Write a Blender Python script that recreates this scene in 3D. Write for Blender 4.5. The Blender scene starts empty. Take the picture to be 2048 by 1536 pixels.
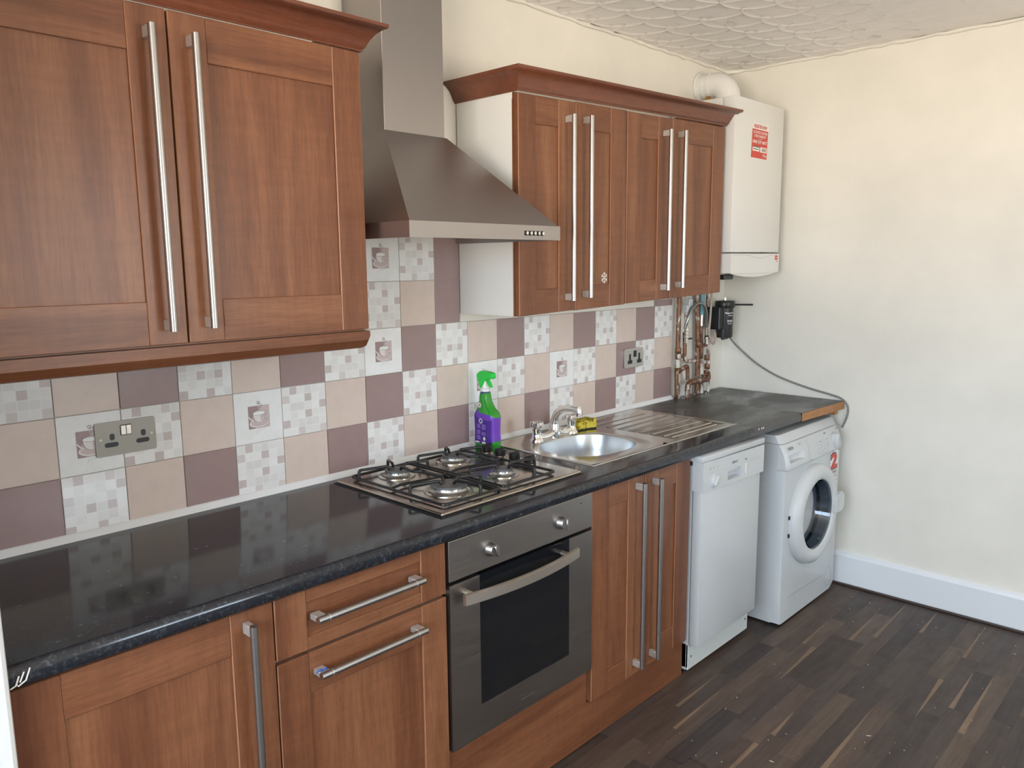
import bpy, bmesh, math, random
from mathutils import Vector, Matrix
random.seed(7)
S = bpy.context.scene
C = S.collection
PI = math.pi

# ------------------------------------------------------------------ camera
cam_d = bpy.data.cameras.new('camera'); cam = bpy.data.objects.new('camera', cam_d); C.objects.link(cam)
yaw, pitch, roll = 0.806881, -0.152827, -0.008919
fw = Vector((math.sin(yaw)*math.cos(pitch), math.cos(yaw)*math.cos(pitch), math.sin(pitch)))
rt = Vector((math.cos(yaw), -math.sin(yaw), 0)); up = rt.cross(fw)
r2 = rt*math.cos(roll) + up*math.sin(roll); u2 = up*math.cos(roll) - rt*math.sin(roll)
M = Matrix((r2, u2, -fw)).transposed().to_4x4(); M.translation = Vector((-0.5700, -2.0653, 1.5757))
cam.matrix_world = M
cam_d.sensor_width = 36.0; cam_d.lens = 1567.2/2048*36.0; cam_d.clip_start = 0.02
S.camera = cam

# ------------------------------------------------------------------ world: daylight outside the windows
W = bpy.data.worlds.new('daylight'); S.world = W; W.use_nodes = True
nt = W.node_tree; nt.nodes.clear()
wo = nt.nodes.new('ShaderNodeOutputWorld'); bg = nt.nodes.new('ShaderNodeBackground')
tc = nt.nodes.new('ShaderNodeTexCoord'); sx = nt.nodes.new('ShaderNodeSeparateXYZ'); rp = nt.nodes.new('ShaderNodeValToRGB')
mr = nt.nodes.new('ShaderNodeMapRange'); mr.inputs[1].default_value = -1; mr.inputs[2].default_value = 1
nt.links.new(tc.outputs['Generated'], sx.inputs[0]); nt.links.new(sx.outputs['Z'], mr.inputs[0])
nt.links.new(mr.outputs[0], rp.inputs[0]); nt.links.new(rp.outputs[0], bg.inputs[0]); nt.links.new(bg.outputs[0], wo.inputs[0])
rp.color_ramp.elements[0].position = 0.47; rp.color_ramp.elements[0].color = (1.20, 1.07, 0.91, 1)   # sunlit ground outside
rp.color_ramp.elements[1].position = 0.53; rp.color_ramp.elements[1].color = (0.66, 0.81, 0.97, 1)    # sky
bg.inputs[1].default_value = 14.0

def portal(name, loc, rot, sx_, sy_):
    l = bpy.data.lights.new(name, 'AREA'); l.shape = 'RECTANGLE'; l.size = sx_; l.size_y = sy_
    l.cycles.is_portal = True
    o = bpy.data.objects.new(name, l); C.objects.link(o); o.location = loc; o.rotation_euler = rot
    return o
WL = dict(x=-2.4, y0=-3.3, y1=-0.75, z0=1.0, z1=2.25)      # window in the left wall
WFILL = dict(y=-4.4, x0=0.9, x1=1.9, z0=0.9, z1=2.15)       # unseen rear window, added for fill light
portal('portal_left', (WL['x']-0.05, (WL['y0']+WL['y1'])/2, (WL['z0']+WL['z1'])/2), (0, -PI/2, 0), WL['z1']-WL['z0'], WL['y1']-WL['y0'])
portal('portal_fill', ((WFILL['x0']+WFILL['x1'])/2, WFILL['y']-0.05, (WFILL['z0']+WFILL['z1'])/2), (PI/2, 0, 0), WFILL['x1']-WFILL['x0'], WFILL['z1']-WFILL['z0'])

S.view_settings.view_transform = 'Standard'; S.view_settings.look = 'None'
S.view_settings.exposure = 0.20; S.view_settings.gamma = 1.0; S.view_settings.use_curve_mapping = False

# ------------------------------------------------------------------ materials
def lin(r, g, b):
    f = lambda c: (c/255/12.92) if c/255 <= .04045 else ((c/255+.055)/1.055)**2.4
    return (f(r), f(g), f(b), 1)
MATS = {}
def mat(name, col, rough=.5, metal=0., spec=.5, **kw):
    m = bpy.data.materials.new(name); m.use_nodes = True
    p = m.node_tree.nodes['Principled BSDF']
    p.inputs['Base Color'].default_value = (*col[:3], 1)
    p.inputs['Roughness'].default_value = rough; p.inputs['Metallic'].default_value = metal
    p.inputs['Specular IOR Level'].default_value = spec
    for k, v in kw.items(): p.inputs[k].default_value = v
    MATS[name] = m
    return m
def nd(m, t, **kw):
    n = m.node_tree.nodes.new(t)
    for k, v in kw.items():
        if isinstance(k, str) and hasattr(n, k): setattr(n, k, v)
    return n
def ln(m, a, b): m.node_tree.links.new(a, b)
def P(m): return m.node_tree.nodes['Principled BSDF']
def coords(m, scale, rnd=0., kind='Object'):
    t = nd(m, 'ShaderNodeTexCoord'); mp = nd(m, 'ShaderNodeMapping'); mp.inputs['Scale'].default_value = scale
    src = t.outputs[kind]
    if rnd:
        oi = nd(m, 'ShaderNodeObjectInfo'); mu = nd(m, 'ShaderNodeMath', operation='MULTIPLY'); mu.inputs[1].default_value = rnd
        ln(m, oi.outputs['Random'], mu.inputs[0])
        ad = nd(m, 'ShaderNodeVectorMath', operation='ADD'); ln(m, src, ad.inputs[0]); ln(m, mu.outputs[0], ad.inputs[1]); src = ad.outputs[0]
    ln(m, src, mp.inputs['Vector'])
    return mp.outputs[0]
def noise(m, vec, scale, detail=4, rough=.6, dist=0.):
    n = nd(m, 'ShaderNodeTexNoise'); n.inputs['Scale'].default_value = scale; n.inputs['Detail'].default_value = detail
    n.inputs['Roughness'].default_value = rough; n.inputs['Distortion'].default_value = dist
    ln(m, vec, n.inputs['Vector']); return n.outputs['Fac']
def ramp(m, fac, stops):
    r = nd(m, 'ShaderNodeValToRGB'); e = r.color_ramp.elements
    while len(e) < len(stops): e.new(.5)
    for el, (p, c) in zip(e, stops): el.position = p; el.color = (*c[:3], 1) if len(c) >= 3 else (c[0],)*3+(1,)
    ln(m, fac, r.inputs[0]); return r.outputs[0]
def mixc(m, fac, a, b, mode='MIX'):
    x = nd(m, 'ShaderNodeMix', data_type='RGBA', blend_type=mode)
    if isinstance(fac, float): x.inputs[0].default_value = fac
    else: ln(m, fac, x.inputs[0])
    for i, v in ((6, a), (7, b)):
        if isinstance(v, tuple): x.inputs[i].default_value = (*v[:3], 1)
        else: ln(m, v, x.inputs[i])
    return x.outputs[2]
def bump(m, h, strength=.2, dist=.001):
    b = nd(m, 'ShaderNodeBump'); b.inputs['Strength'].default_value = strength; b.inputs['Distance'].default_value = dist
    ln(m, h, b.inputs['Height']); ln(m, b.outputs[0], P(m).inputs['Normal'])

def wood(name, axis, dark, mid, light, rough=.36):
    m = mat(name, mid, rough, 0, .45)
    sc = {'z': (1, 1, .07), 'x': (.07, 1, 1)}[axis]
    v = coords(m, sc, 17.)
    broad = noise(m, v, 9, 3, .55, .6)
    c1 = ramp(m, broad, [(.32, dark), (.50, mid), (.67, light)])
    fine = noise(m, v, 160, 3, .7)
    c2 = mixc(m, ramp(m, fine, [(.35, (.72, .70, .68)), (.6, (1, 1, 1))]), (0, 0, 0), c1, 'MULTIPLY')
    x = nd(m, 'ShaderNodeMix', data_type='RGBA', blend_type='MULTIPLY'); x.inputs[0].default_value = .55
    ln(m, c1, x.inputs[6]); ln(m, ramp(m, fine, [(.33, (.66, .62, .60)), (.62, (1.08, 1.08, 1.08))]), x.inputs[7])
    # rippled cross figure
    v2 = coords(m, (5, 5, 40) if axis == 'z' else (40, 5, 5), 17.)
    fig = noise(m, v2, 1.6, 2, .5)
    y = nd(m, 'ShaderNodeMix', data_type='RGBA', blend_type='MULTIPLY'); y.inputs[0].default_value = .22
    ln(m, x.outputs[2], y.inputs[6]); ln(m, ramp(m, fig, [(.35, (.75, .74, .73)), (.65, (1.12, 1.12, 1.1))]), y.inputs[7])
    ln(m, y.outputs[2], P(m).inputs['Base Color'])
    bump(m, fine, .06, .0006)
    return m
WD, WM_, WLt = (.148, .053, .024), (.215, .082, .037), (.280, .118, .055)
wood_v = wood('walnut_vertical', 'z', WD, WM_, WLt)
wood_h = wood('walnut_horizontal', 'x', WD, WM_, WLt)
cornice_m = wood('walnut_cornice', 'x', (.130, .042, .022), (.185, .062, .032), (.225, .080, .040), .32)
edge_m = mat('walnut_carcass_and_edge_glint', (.36, .17, .095), .4)  # pale raw edge tone; caught light on stile bevels is painted into it

def plaster(name, col, b=.25, stain=.0):
    m = mat(name, col, .65, 0, .3)
    v = coords(m, (1, 1, 1))
    n1 = noise(m, v, 2.2, 5, .6); n2 = noise(m, v, 60, 5, .6)
    c = tuple(k*.93 for k in col[:3]); d = tuple(min(1, k*1.04) for k in col[:3])
    ln(m, ramp(m, n1, [(.3, c), (.7, d)]), P(m).inputs['Base Color'])
    bump(m, n2, b, .002)
    return m
wall_m = plaster('wall_paint_cream', (.83, .805, .735), .12)
nib_m = plaster('wall_paint_white', (.80, .80, .78))
ceil_m = plaster('ceiling_paint', (.90, .87, .84), .15)
white_gloss = mat('baseboard_gloss_paint', (.78, .82, .86), .3)
fan_m = mat('combed_plaster', (.90, .87, .84), .7, 0, .3)
tcn = nd(fan_m, 'ShaderNodeTexCoord'); sp = nd(fan_m, 'ShaderNodeSeparateXYZ'); ln(fan_m, tcn.outputs['UV'], sp.inputs[0])
mm = nd(fan_m, 'ShaderNodeMath', operation='MULTIPLY'); mm.inputs[1].default_value = 2*PI*22; ln(fan_m, sp.outputs[0], mm.inputs[0])
sn = nd(fan_m, 'ShaderNodeMath', operation='SINE'); ln(fan_m, mm.outputs[0], sn.inputs[0]); bump(fan_m, sn.outputs[0], .32, .0011)

grout_m = mat('grout', (.50, .46, .42), .9)
def tilemat(name, col, rough=.16):
    m = mat(name, col, rough, 0, .5)
    v = coords(m, (1, 1, 1), 9.); n = noise(m, v, 25, 4, .6)
    ln(m, ramp(m, n, [(.3, tuple(k*.96 for k in col[:3])), (.7, tuple(min(1, k*1.03) for k in col[:3]))]), P(m).inputs['Base Color'])
    return m
t_cream = tilemat('tile_cream', (.69, .575, .51), .3)
t_brown = tilemat('tile_mauve_brown', (.345, .243, .238), .3)
t_white = tilemat('tile_white', (.86, .875, .88))
mos = [tilemat('mosaic_white', (.86, .865, .86)), tilemat('mosaic_pale', (.81, .81, .80)), tilemat('mosaic_grey', (.765, .755, .745)),
       tilemat('mosaic_light_mauve', (.69, .645, .63)), tilemat('mosaic_mauve', (.61, .54, .53))]
pr_dark = mat('print_dark_mauve', (.36, .26, .26), .3); pr_pink = mat('print_pink', (.60, .50, .49), .3)
pr_line = mat('print_line', (.30, .22, .215), .3); pr_pale = mat('print_pale', (.76, .72, .71), .3)

def worktop_mat(name, wear, fade=None):
    m = mat(name, (.02, .022, .026), .12, 0, .5)
    v = coords(m, (1, 1, 1))
    n = noise(m, v, 95, 6, .72, .6)
    vo = nd(m, 'ShaderNodeTexVoronoi'); vo.inputs['Scale'].default_value = 120; vo.inputs['Randomness'].default_value = 1
    nv = nd(m, 'ShaderNodeTexNoise'); nv.inputs['Scale'].default_value = 30; ln(m, v, nv.inputs['Vector'])
    ad = nd(m, 'ShaderNodeVectorMath', operation='MULTIPLY_ADD'); ad.inputs[1].default_value = (.06, .06, .06)
    ln(m, nv.outputs['Color'], ad.inputs[0]); ln(m, v, ad.inputs[2]); ln(m, ad.outputs[0], vo.inputs['Vector'])
    c0 = ramp(m, n, [(.0, (.014, .016, .020)), (.52, (.019, .021, .027)), (.62, (.042, .048, .057)), (.76, (.13, .148, .165))])
    ge = nd(m, 'ShaderNodeNewGeometry'); sz = nd(m, 'ShaderNodeSeparateXYZ'); ln(m, ge.outputs['True Normal'], sz.inputs[0])
    c = mixc(m, ramp(m, sz.outputs['Z'], [(.75, (0, 0, 0)), (.98, (.55,)*3)]), c0, (.022, .023, .028))
    fl = ramp(m, vo.outputs['Color'], [(.0, (0, 0, 0)), (.87, (0, 0, 0)), (.96, (.045, .054, .064))])
    x = nd(m, 'ShaderNodeMix', data_type='RGBA', blend_type='ADD'); x.inputs[0].default_value = 1.
    ln(m, c, x.inputs[6]); ln(m, fl, x.inputs[7])
    col = x.outputs[2]
    if wear:
        w = noise(m, coords(m, (1, 2.2, 1)), 2.4, 4, .6)
        if fade:
            tx = nd(m, 'ShaderNodeTexCoord'); sX = nd(m, 'ShaderNodeSeparateXYZ'); ln(m, tx.outputs['Object'], sX.inputs[0])
            mp_ = nd(m, 'ShaderNodeMapRange'); mp_.interpolation_type = 'SMOOTHSTEP'; mp_.inputs[1].default_value = fade[0]; mp_.inputs[2].default_value = fade[1]; ln(m, sX.outputs[0], mp_.inputs[0])
            mu_ = nd(m, 'ShaderNodeMath', operation='MULTIPLY'); ln(m, w, mu_.inputs[0]); ln(m, mp_.outputs[0], mu_.inputs[1]); w = mu_.outputs[0]
        wf = ramp(m, w, [(.36, (0, 0, 0)), (.56, (1, 1, 1))])
        col = mixc(m, wf, col, (.085, .084, .080))
        ln(m, ramp(m, w, [(.2, (.11,)*3), (.36, (.14,)*3), (.58, (.48,)*3)]), P(m).inputs['Roughness'])
    else:
        sm = noise(m, v, 6, 5, .65)
        ln(m, ramp(m, sm, [(.35, (.09,)*3), (.75, (.2,)*3)]), P(m).inputs['Roughness'])
    ln(m, col, P(m).inputs['Base Color'])
    return m
worktop_m = worktop_mat('worktop_black_fleck', True, (.75, 1.35))
worktop_w = worktop_mat('worktop_worn', True)
raw_m = wood('raw_chipboard_edge', 'x', (.33, .15, .06), (.42, .20, .085), (.48, .25, .11), .7)

def steel(name, col, rough, axis=(1, 60, 60)):
    m = mat(name, col, rough, 1.)
    if axis is None: return m
    v = coords(m, axis); n = noise(m, v, 6, 4, .7)
    ln(m, ramp(m, n, [(.3, (rough*.8,)*3), (.7, (rough*1.25,)*3)]), P(m).inputs['Roughness'])
    n2 = noise(m, coords(m, (1, 1, 1)), 5, 5, .6)
    ln(m, ramp(m, n2, [(.3, tuple(k*.9 for k in col[:3])), (.7, col[:3])]), P(m).inputs['Base Color'])
    return m
hood_m = steel('hood_steel', (.40, .375, .365), .34, None)
oven_m = steel('oven_steel', (.36, .335, .315), .34)
hob_m = steel('hob_steel', (.52, .48, .43), .2)
sink_m = steel('sink_steel', (.62, .60, .56), .2)
bowl_m = steel('sink_bowl_steel', (.58, .61, .64), .30, None)
handle_m = mat('brushed_handle', (.44, .43, .42), .34, 1.)
post_m = mat('handle_post_metal', (.66, .65, .62), .45, .7)
satin_handle = mat('satin_oven_handle', (.62, .56, .49), .4, 1.)
chrome = mat('chrome', (.80, .79, .78), .06, 1.)
alu = mat('cast_aluminium', (.55, .55, .54), .4, 1.)
enamel = mat('burner_cap_enamel', (.10, .10, .105), .5)
black_iron = mat('black_enamel_wire', (.012, .012, .013), .3)
black_pl = mat('black_plastic', (.013, .013, .015), .35)
black_gap = mat('dark_recess', (.008, .008, .008), .9)
oven_glass = mat('oven_black_glass', (.008, .009, .011), .08, 0, .5)
v_ = coords(oven_glass, (14, 14, 1)); n_ = noise(oven_glass, v_, 9, 5, .8)
ln(oven_glass, ramp(oven_glass, n_, [(.60, (.009, .010, .012)), (.80, (.05, .052, .056))]), P(oven_glass).inputs['Base Color'])
white_app = mat('white_enamel', (.55, .575, .59), .28)
white_app2 = mat('white_plastic', (.59, .61, .62), .35)
white_boil = mat('boiler_white', (.74, .74, .72), .35)
cream_kick = mat('kickplate_grey_white', (.58, .61, .60), .4)
white_mel = mat('white_melamine', (.83, .83, .80), .4)
grey_print = mat('grey_print', (.12, .12, .13), .5)
light_print = mat('light_grey_print', (.42, .43, .44), .5)
red_m = mat('red_print', (.62, .06, .045), .45); white_print = mat('white_print', (.85, .82, .78), .5)
copper = mat('copper_pipe', (.42, .20, .115), .45, .5)
vv = coords(copper, (1, 1, .6), 5.); nn_ = noise(copper, vv, 26, 4, .6)
ln(copper, ramp(copper, nn_, [(.36, (.08, .045, .03)), (.48, (.26, .125, .07)), (.57, (.20, .10, .06)), (.61, (.52, .49, .44))]), P(copper).inputs['Base Color'])
paint_pipe = mat('paint_spattered_pipe', (.6, .56, .5), .5)
vv = coords(paint_pipe, (1, 1, .5), 5.); nn_ = noise(paint_pipe, vv, 30, 4, .65)
ln(paint_pipe, ramp(paint_pipe, nn_, [(.42, (.20, .10, .06)), (.5, (.62, .58, .52)), (.7, (.74, .70, .64))]), P(paint_pipe).inputs['Base Color'])
braid = mat('braided_steel', (.40, .40, .39), .35, 1.)
blue_pl = mat('blue_pipe_tape', (.16, .36, .42), .4)
beige_tube = mat('beige_tube', (.48, .38, .31), .5)
grey_cable = mat('grey_cable', (.24, .235, .22), .5)
brass = mat('brass', (.42, .25, .10), .35, 1.)
flue_m = mat('flue_white', (.80, .80, .78), .3)
sil_m = mat('white_sealant', (.84, .86, .87), .35)
green = mat('green_plastic', (.02, .62, .07), .35); dgreen = mat('green_bottle', (.03, .30, .03), .18)
purple = mat('purple_label', (.17, .055, .48), .3); dpurple = mat('dark_purple_label', (.075, .03, .28), .3); lpurple = mat('pale_purple_print', (.34, .21, .62), .4)
white_cl = mat('white_cap', (.85, .85, .85), .4)
sponge_m = mat('yellow_sponge', (.62, .50, .05), .95, 0, .1)
vv = coords(sponge_m, (1, 1, 1)); bump(sponge_m, noise(sponge_m, vv, 260, 3, .7), .8, .002)
nn_ = noise(sponge_m, vv, 45, 4, .6); ln(sponge_m, ramp(sponge_m, nn_, [(.42, (.16, .12, .02)), (.52, (.60, .48, .06)), (.75, (.70, .58, .10))]), P(sponge_m).inputs['Base Color'])
scour_m = mat('dark_scouring_pad', (.02, .025, .015), .95)
sock_m = mat('socket_plate_steel', (.33, .31, .27), .45, .35)
sock_f = mat('socket_plate_face', (.50, .49, .46), .45, .4)
sock_ch = mat('socket_plate_chrome', (.62, .60, .57), .22, 1.)
glass_m = mat('door_glass', (.55, .63, .72), .02, 0, .5, **{'Transmission Weight': 1.0, 'IOR': 1.45})
drum_m = mat('drum_steel', (.06, .07, .09), .35, 1.)
rubber = mat('grey_rubber_seal', (.20, .21, .22), .6)
blue_tape = mat('blue_tape', (.02, .10, .45), .5)
bead_m = mat('dark_floor_beading', (.055, .036, .032), .5)

FLOORC = [(.055, .039, .033), (.075, .051, .040), (.042, .032, .030), (.088, .061, .047), (.062, .045, .040), (.050, .037, .034), (.098, .068, .052), (.068, .050, .043)]
def floorwood(name, c):
    m = mat(name, c, .42, 0, .4)
    v = coords(m, (.08, 1, 1), 31.); n = noise(m, v, 55, 4, .7, .5)
    ln(m, ramp(m, n, [(.3, tuple(k*.72 for k in c)), (.7, tuple(k*1.3 for k in c))]), P(m).inputs['Base Color'])
    n3 = noise(m, coords(m, (1, 1, 1)), 7, 4, .6)
    ln(m, ramp(m, n3, [(.3, (.36,)*3), (.7, (.56,)*3)]), P(m).inputs['Roughness'])
    return m
floor_ms = [floorwood('laminate_strip_%d' % i, c) for i, c in enumerate(FLOORC)]
sap_m = floorwood('laminate_sapwood', (.185, .125, .082))
crumb_m = mat('plaster_crumbs', (.75, .70, .62), .9)

# ------------------------------------------------------------------ geometry helpers
def T(o, label=None, cat=None, group=None, kind=None):
    if label: o['label'] = label
    if cat: o['category'] = cat
    if group: o['group'] = group
    if kind: o['kind'] = kind
    return o
def root(name, label, cat, loc, group=None):
    o = bpy.data.objects.new(name, None); C.objects.link(o); o.location = loc; o.empty_display_size = .05
    return T(o, label, cat, group)
def wloc(o):
    v = Vector((0, 0, 0))
    while o is not None: v = v + Vector(o.location); o = o.parent
    return v
def fin(name, bm, mats, parent=None, smooth=None, loc=None, label=None):
    """link a bmesh given in world coordinates as one mesh object under parent"""
    bmesh.ops.recalc_face_normals(bm, faces=bm.faces[:])
    off = wloc(parent) if parent else Vector((0, 0, 0))
    if loc is not None: off = Vector(loc)
    bmesh.ops.translate(bm, verts=bm.verts[:], vec=-off)
    me = bpy.data.meshes.new(name); bm.to_mesh(me); bm.free()
    for m in (mats if isinstance(mats, (list, tuple)) else [mats]): me.materials.append(m)
    o = bpy.data.objects.new(name, me); C.objects.link(o)
    if parent: o.parent = parent
    if loc is not None: o.location = loc if not parent else Vector(loc)-wloc(parent)
    if smooth:
        for p in me.polygons: p.use_smooth = True
        me.set_sharp_from_angle(angle=math.radians(smooth if smooth is not True else 40))
    if label: o['label'] = label
    return o
def NB(): return bmesh.new()
def setmi(faces, mi):
    for f in faces: f.material_index = mi
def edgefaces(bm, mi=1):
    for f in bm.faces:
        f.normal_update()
        if abs(f.normal.x) > .3 and abs(f.normal.y) > .3 and abs(f.normal.z) < .2: f.material_index = mi  # upright bevels get the paler tone, a painted line of caught light
def box(bm, x0, x1, y0, y1, z0, z1, bev=0., seg=1, mi=0):
    n0 = set(bm.faces)
    vs = [bm.verts.new((x, y, z)) for x in (x0, x1) for y in (y0, y1) for z in (z0, z1)]
    fs = [bm.faces.new([vs[i] for i in q]) for q in ((0, 1, 3, 2), (4, 6, 7, 5), (0, 4, 5, 1), (2, 3, 7, 6), (0, 2, 6, 4), (1, 5, 7, 3))]
    if bev > 0:
        es = list({e for f in fs for e in f.edges})
        bmesh.ops.bevel(bm, geom=es, offset=bev, segments=seg, profile=.5, affect='EDGES')
    new = [f for f in bm.faces if f not in n0]; setmi(new, mi)
    return new
def ring(bm, pts): return [bm.verts.new(p) for p in pts]
def bridge(bm, a, b, closed=True, mi=0):
    n = len(a); out = []
    for i in range(n if closed else n-1):
        j = (i+1) % n
        try: out.append(bm.faces.new((a[i], a[j], b[j], b[i])))
        except ValueError: pass
    setmi(out, mi); return out
def cap(bm, r, mi=0):
    f = bm.faces.new(r); f.material_index = mi; return f
def prism(bm, poly, axis, d0, d1, mi=0):
    """poly: 2-D outline; axis 'y' -> (x,z), 'x' -> (y,z), 'z' -> (x,y)"""
    def p3(p, d): return {'y': (p[0], d, p[1]), 'x': (d, p[0], p[1]), 'z': (p[0], p[1], d)}[axis]
    a = ring(bm, [p3(p, d0) for p in poly]); b = ring(bm, [p3(p, d1) for p in poly])
    fs = bridge(bm, a, b); fs += [cap(bm, a), cap(bm, b)]; setmi(fs, mi); return fs
def flat(bm, poly, axis, d, mi=0):
    def p3(p): return {'y': (p[0], d, p[1]), 'x': (d, p[0], p[1]), 'z': (p[0], p[1], d)}[axis]
    return cap(bm, ring(bm, [p3(p) for p in poly]), mi)
def smoothpath(pts, n=6):
    pts = [Vector(p) for p in pts]; out = []
    for i in range(len(pts)-1):
        p0 = pts[max(i-1, 0)]; p1 = pts[i]; p2 = pts[i+1]; p3 = pts[min(i+2, len(pts)-1)]
        for k in range(n):
            t = k/n
            out.append(.5*((2*p1)+(p2-p0)*t+(2*p0-5*p1+4*p2-p3)*t*t+(3*p1-p0-3*p2+p3)*t**3))
    return out+[pts[-1]]
def tube(bm, pts, r, n=8, closed=False, mi=0, caps=True):
    pts = [Vector(p) for p in pts]; m = len(pts)
    rr = r if isinstance(r, (list, tuple)) else [r]*m
    tang = []
    for i in range(m):
        a = pts[(i-1) % m] if (i > 0 or closed) else pts[0]; b = pts[(i+1) % m] if (i < m-1 or closed) else pts[-1]
        d1 = (pts[i]-a); d2 = (b-pts[i])
        d1 = d1.normalized() if d1.length > 1e-9 else d2.normalized(); d2 = d2.normalized() if d2.length > 1e-9 else d1
        t = d1+d2; tang.append(t.normalized() if t.length > 1e-6 else d1)
    ref = Vector((0, 0, 1)) if abs(tang[0].z) < .9 else Vector((1, 0, 0))
    nrm = tang[0].cross(ref).normalized(); rings = []
    for i in range(m):
        nrm = (nrm-tang[i]*nrm.dot(tang[i])).normalized(); bi = tang[i].cross(nrm)
        d = (pts[i]-pts[i-1]).normalized() if i > 0 else tang[i]
        k = 1/max(.6, abs(d.dot(tang[i]))) if 0 < i < m-1 else 1
        rings.append(ring(bm, [pts[i]+(nrm*math.cos(2*PI*j/n)+bi*math.sin(2*PI*j/n))*rr[i]*(k if n <= 12 else 1) for j in range(n)]))
    for i in range(m-1): bridge(bm, rings[i], rings[i+1], mi=mi)
    if closed: bridge(bm, rings[-1], rings[0], mi=mi)
    elif caps: cap(bm, rings[0], mi); cap(bm, rings[-1], mi)
def lathe(bm, prof, c, axis='z', n=24, mi=0, closecap=True):
    """prof: list of (radius, height) along axis"""
    c = Vector(c); rs = []
    for r, h in prof:
        pts = []
        for j in range(n):
            a = 2*PI*j/n; u, v = r*math.cos(a), r*math.sin(a)
            pts.append(c+Vector({'z': (u, v, h), 'y': (u, h, v), 'x': (h, u, v)}[axis]))
        rs.append(ring(bm, pts))
    for a, b in zip(rs, rs[1:]): bridge(bm, a, b, mi=mi)
    if closecap: cap(bm, rs[0], mi); cap(bm, rs[-1], mi)
def shear(bm, k, x0):
    for v in bm.verts: v.co.z += k*(v.co.x-x0)
_tc = {}
def textpolys(s, bold=False):
    if s in _tc: return _tc[s]
    cu = bpy.data.curves.new('lettering', 'FONT'); cu.body = s; cu.size = 1; cu.resolution_u = 2; cu.offset = .05 if s == '2' else .018
    ob = bpy.data.objects.new('lettering', cu); C.objects.link(ob)
    dg = bpy.context.evaluated_depsgraph_get(); me = ob.evaluated_get(dg).to_mesh()
    vs = [(v.co.x, v.co.y) for v in me.vertices]; fs = [tuple(p.vertices) for p in me.polygons]
    ob.evaluated_get(dg).to_mesh_clear(); C.objects.unlink(ob); bpy.data.objects.remove(ob); bpy.data.curves.remove(cu)
    xs = [v[0] for v in vs]; ys = [v[1] for v in vs]
    _tc[s] = ([(x-min(xs), y-min(ys)) for x, y in vs], fs, max(xs)-min(xs), max(ys)-min(ys))
    return _tc[s]
def text(bm, s, x, z, w, h, fn, mi=0):
    """lettering stretched to w*h with its lower left corner at (x,z); fn maps (x,z) to a point"""
    vs, fs, tw, th = textpolys(s)
    vv = [bm.verts.new(fn(x+a/tw*w, z+b/th*h)) for a, b in vs]
    for f in fs:
        try: bm.faces.new([vv[i] for i in f]).material_index = mi
        except ValueError: pass

# ------------------------------------------------------------------ the room shell
XE, H = 3.207, 2.521
XL, YR = -2.4, -4.4
def structure(name, bm, m, **k): return T(fin(name, bm, m, **k), kind='structure')
bm = NB(); box(bm, XL-.1, XE+.1, 0, .12, 0, H); wall_back = structure('wall_back', bm, wall_m)
bm = NB(); box(bm, XE, XE+.12, YR-.1, 0, 0, H); structure('wall_right', bm, wall_m)
bm = NB(); box(bm, -.46, -.277, -.632, 0, 0, H, .008, 2); structure('wall_nib', bm, nib_m)
bm = NB()   # left wall with its window opening
box(bm, XL-.12, XL, YR-.1, WL['y0'], 0, H); box(bm, XL-.12, XL, WL['y1'], 0, 0, H)
box(bm, XL-.12, XL, WL['y0'], WL['y1'], 0, WL['z0']); box(bm, XL-.12, XL, WL['y0'], WL['y1'], WL['z1'], H)
structure('wall_left', bm, wall_m)
bm = NB()
box(bm, XL-.1, WFILL['x0'], YR-.12, YR, 0, H); box(bm, WFILL['x1'], XE+.1, YR-.12, YR, 0, H)
box(bm, WFILL['x0'], WFILL['x1'], YR-.12, YR, 0, WFILL['z0']); box(bm, WFILL['x0'], WFILL['x1'], YR-.12, YR, WFILL['z1'], H)
structure('wall_rear', bm, wall_m)
# window frames: the left window, then the added fill window
bm = NB()
for a in (WL['y0'], (WL['y0']+WL['y1'])/2-.025, WL['y1']-.05): box(bm, XL-.08, XL-.03, a, a+.05, WL['z0'], WL['z1'])
for a in (WL['z0'], WL['z1']-.05): box(bm, XL-.08, XL-.03, WL['y0'], WL['y1'], a, a+.05)
structure('window_1', bm, white_gloss)
bm = NB()
for a in (WFILL['x0'], (WFILL['x0']+WFILL['x1'])/2-.025, WFILL['x1']-.05): box(bm, a, a+.05, YR-.08, YR-.03, WFILL['z0'], WFILL['z1'])
for a in (WFILL['z0'], WFILL['z1']-.05): box(bm, WFILL['x0'], WFILL['x1'], YR-.08, YR-.03, a, a+.05)
structure('fill_window', bm, white_gloss)
bm = NB(); box(bm, XL-.1, XE+.1, YR-.1, .1, H, H+.1); ceiling = structure('ceiling', bm, ceil_m)

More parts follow.
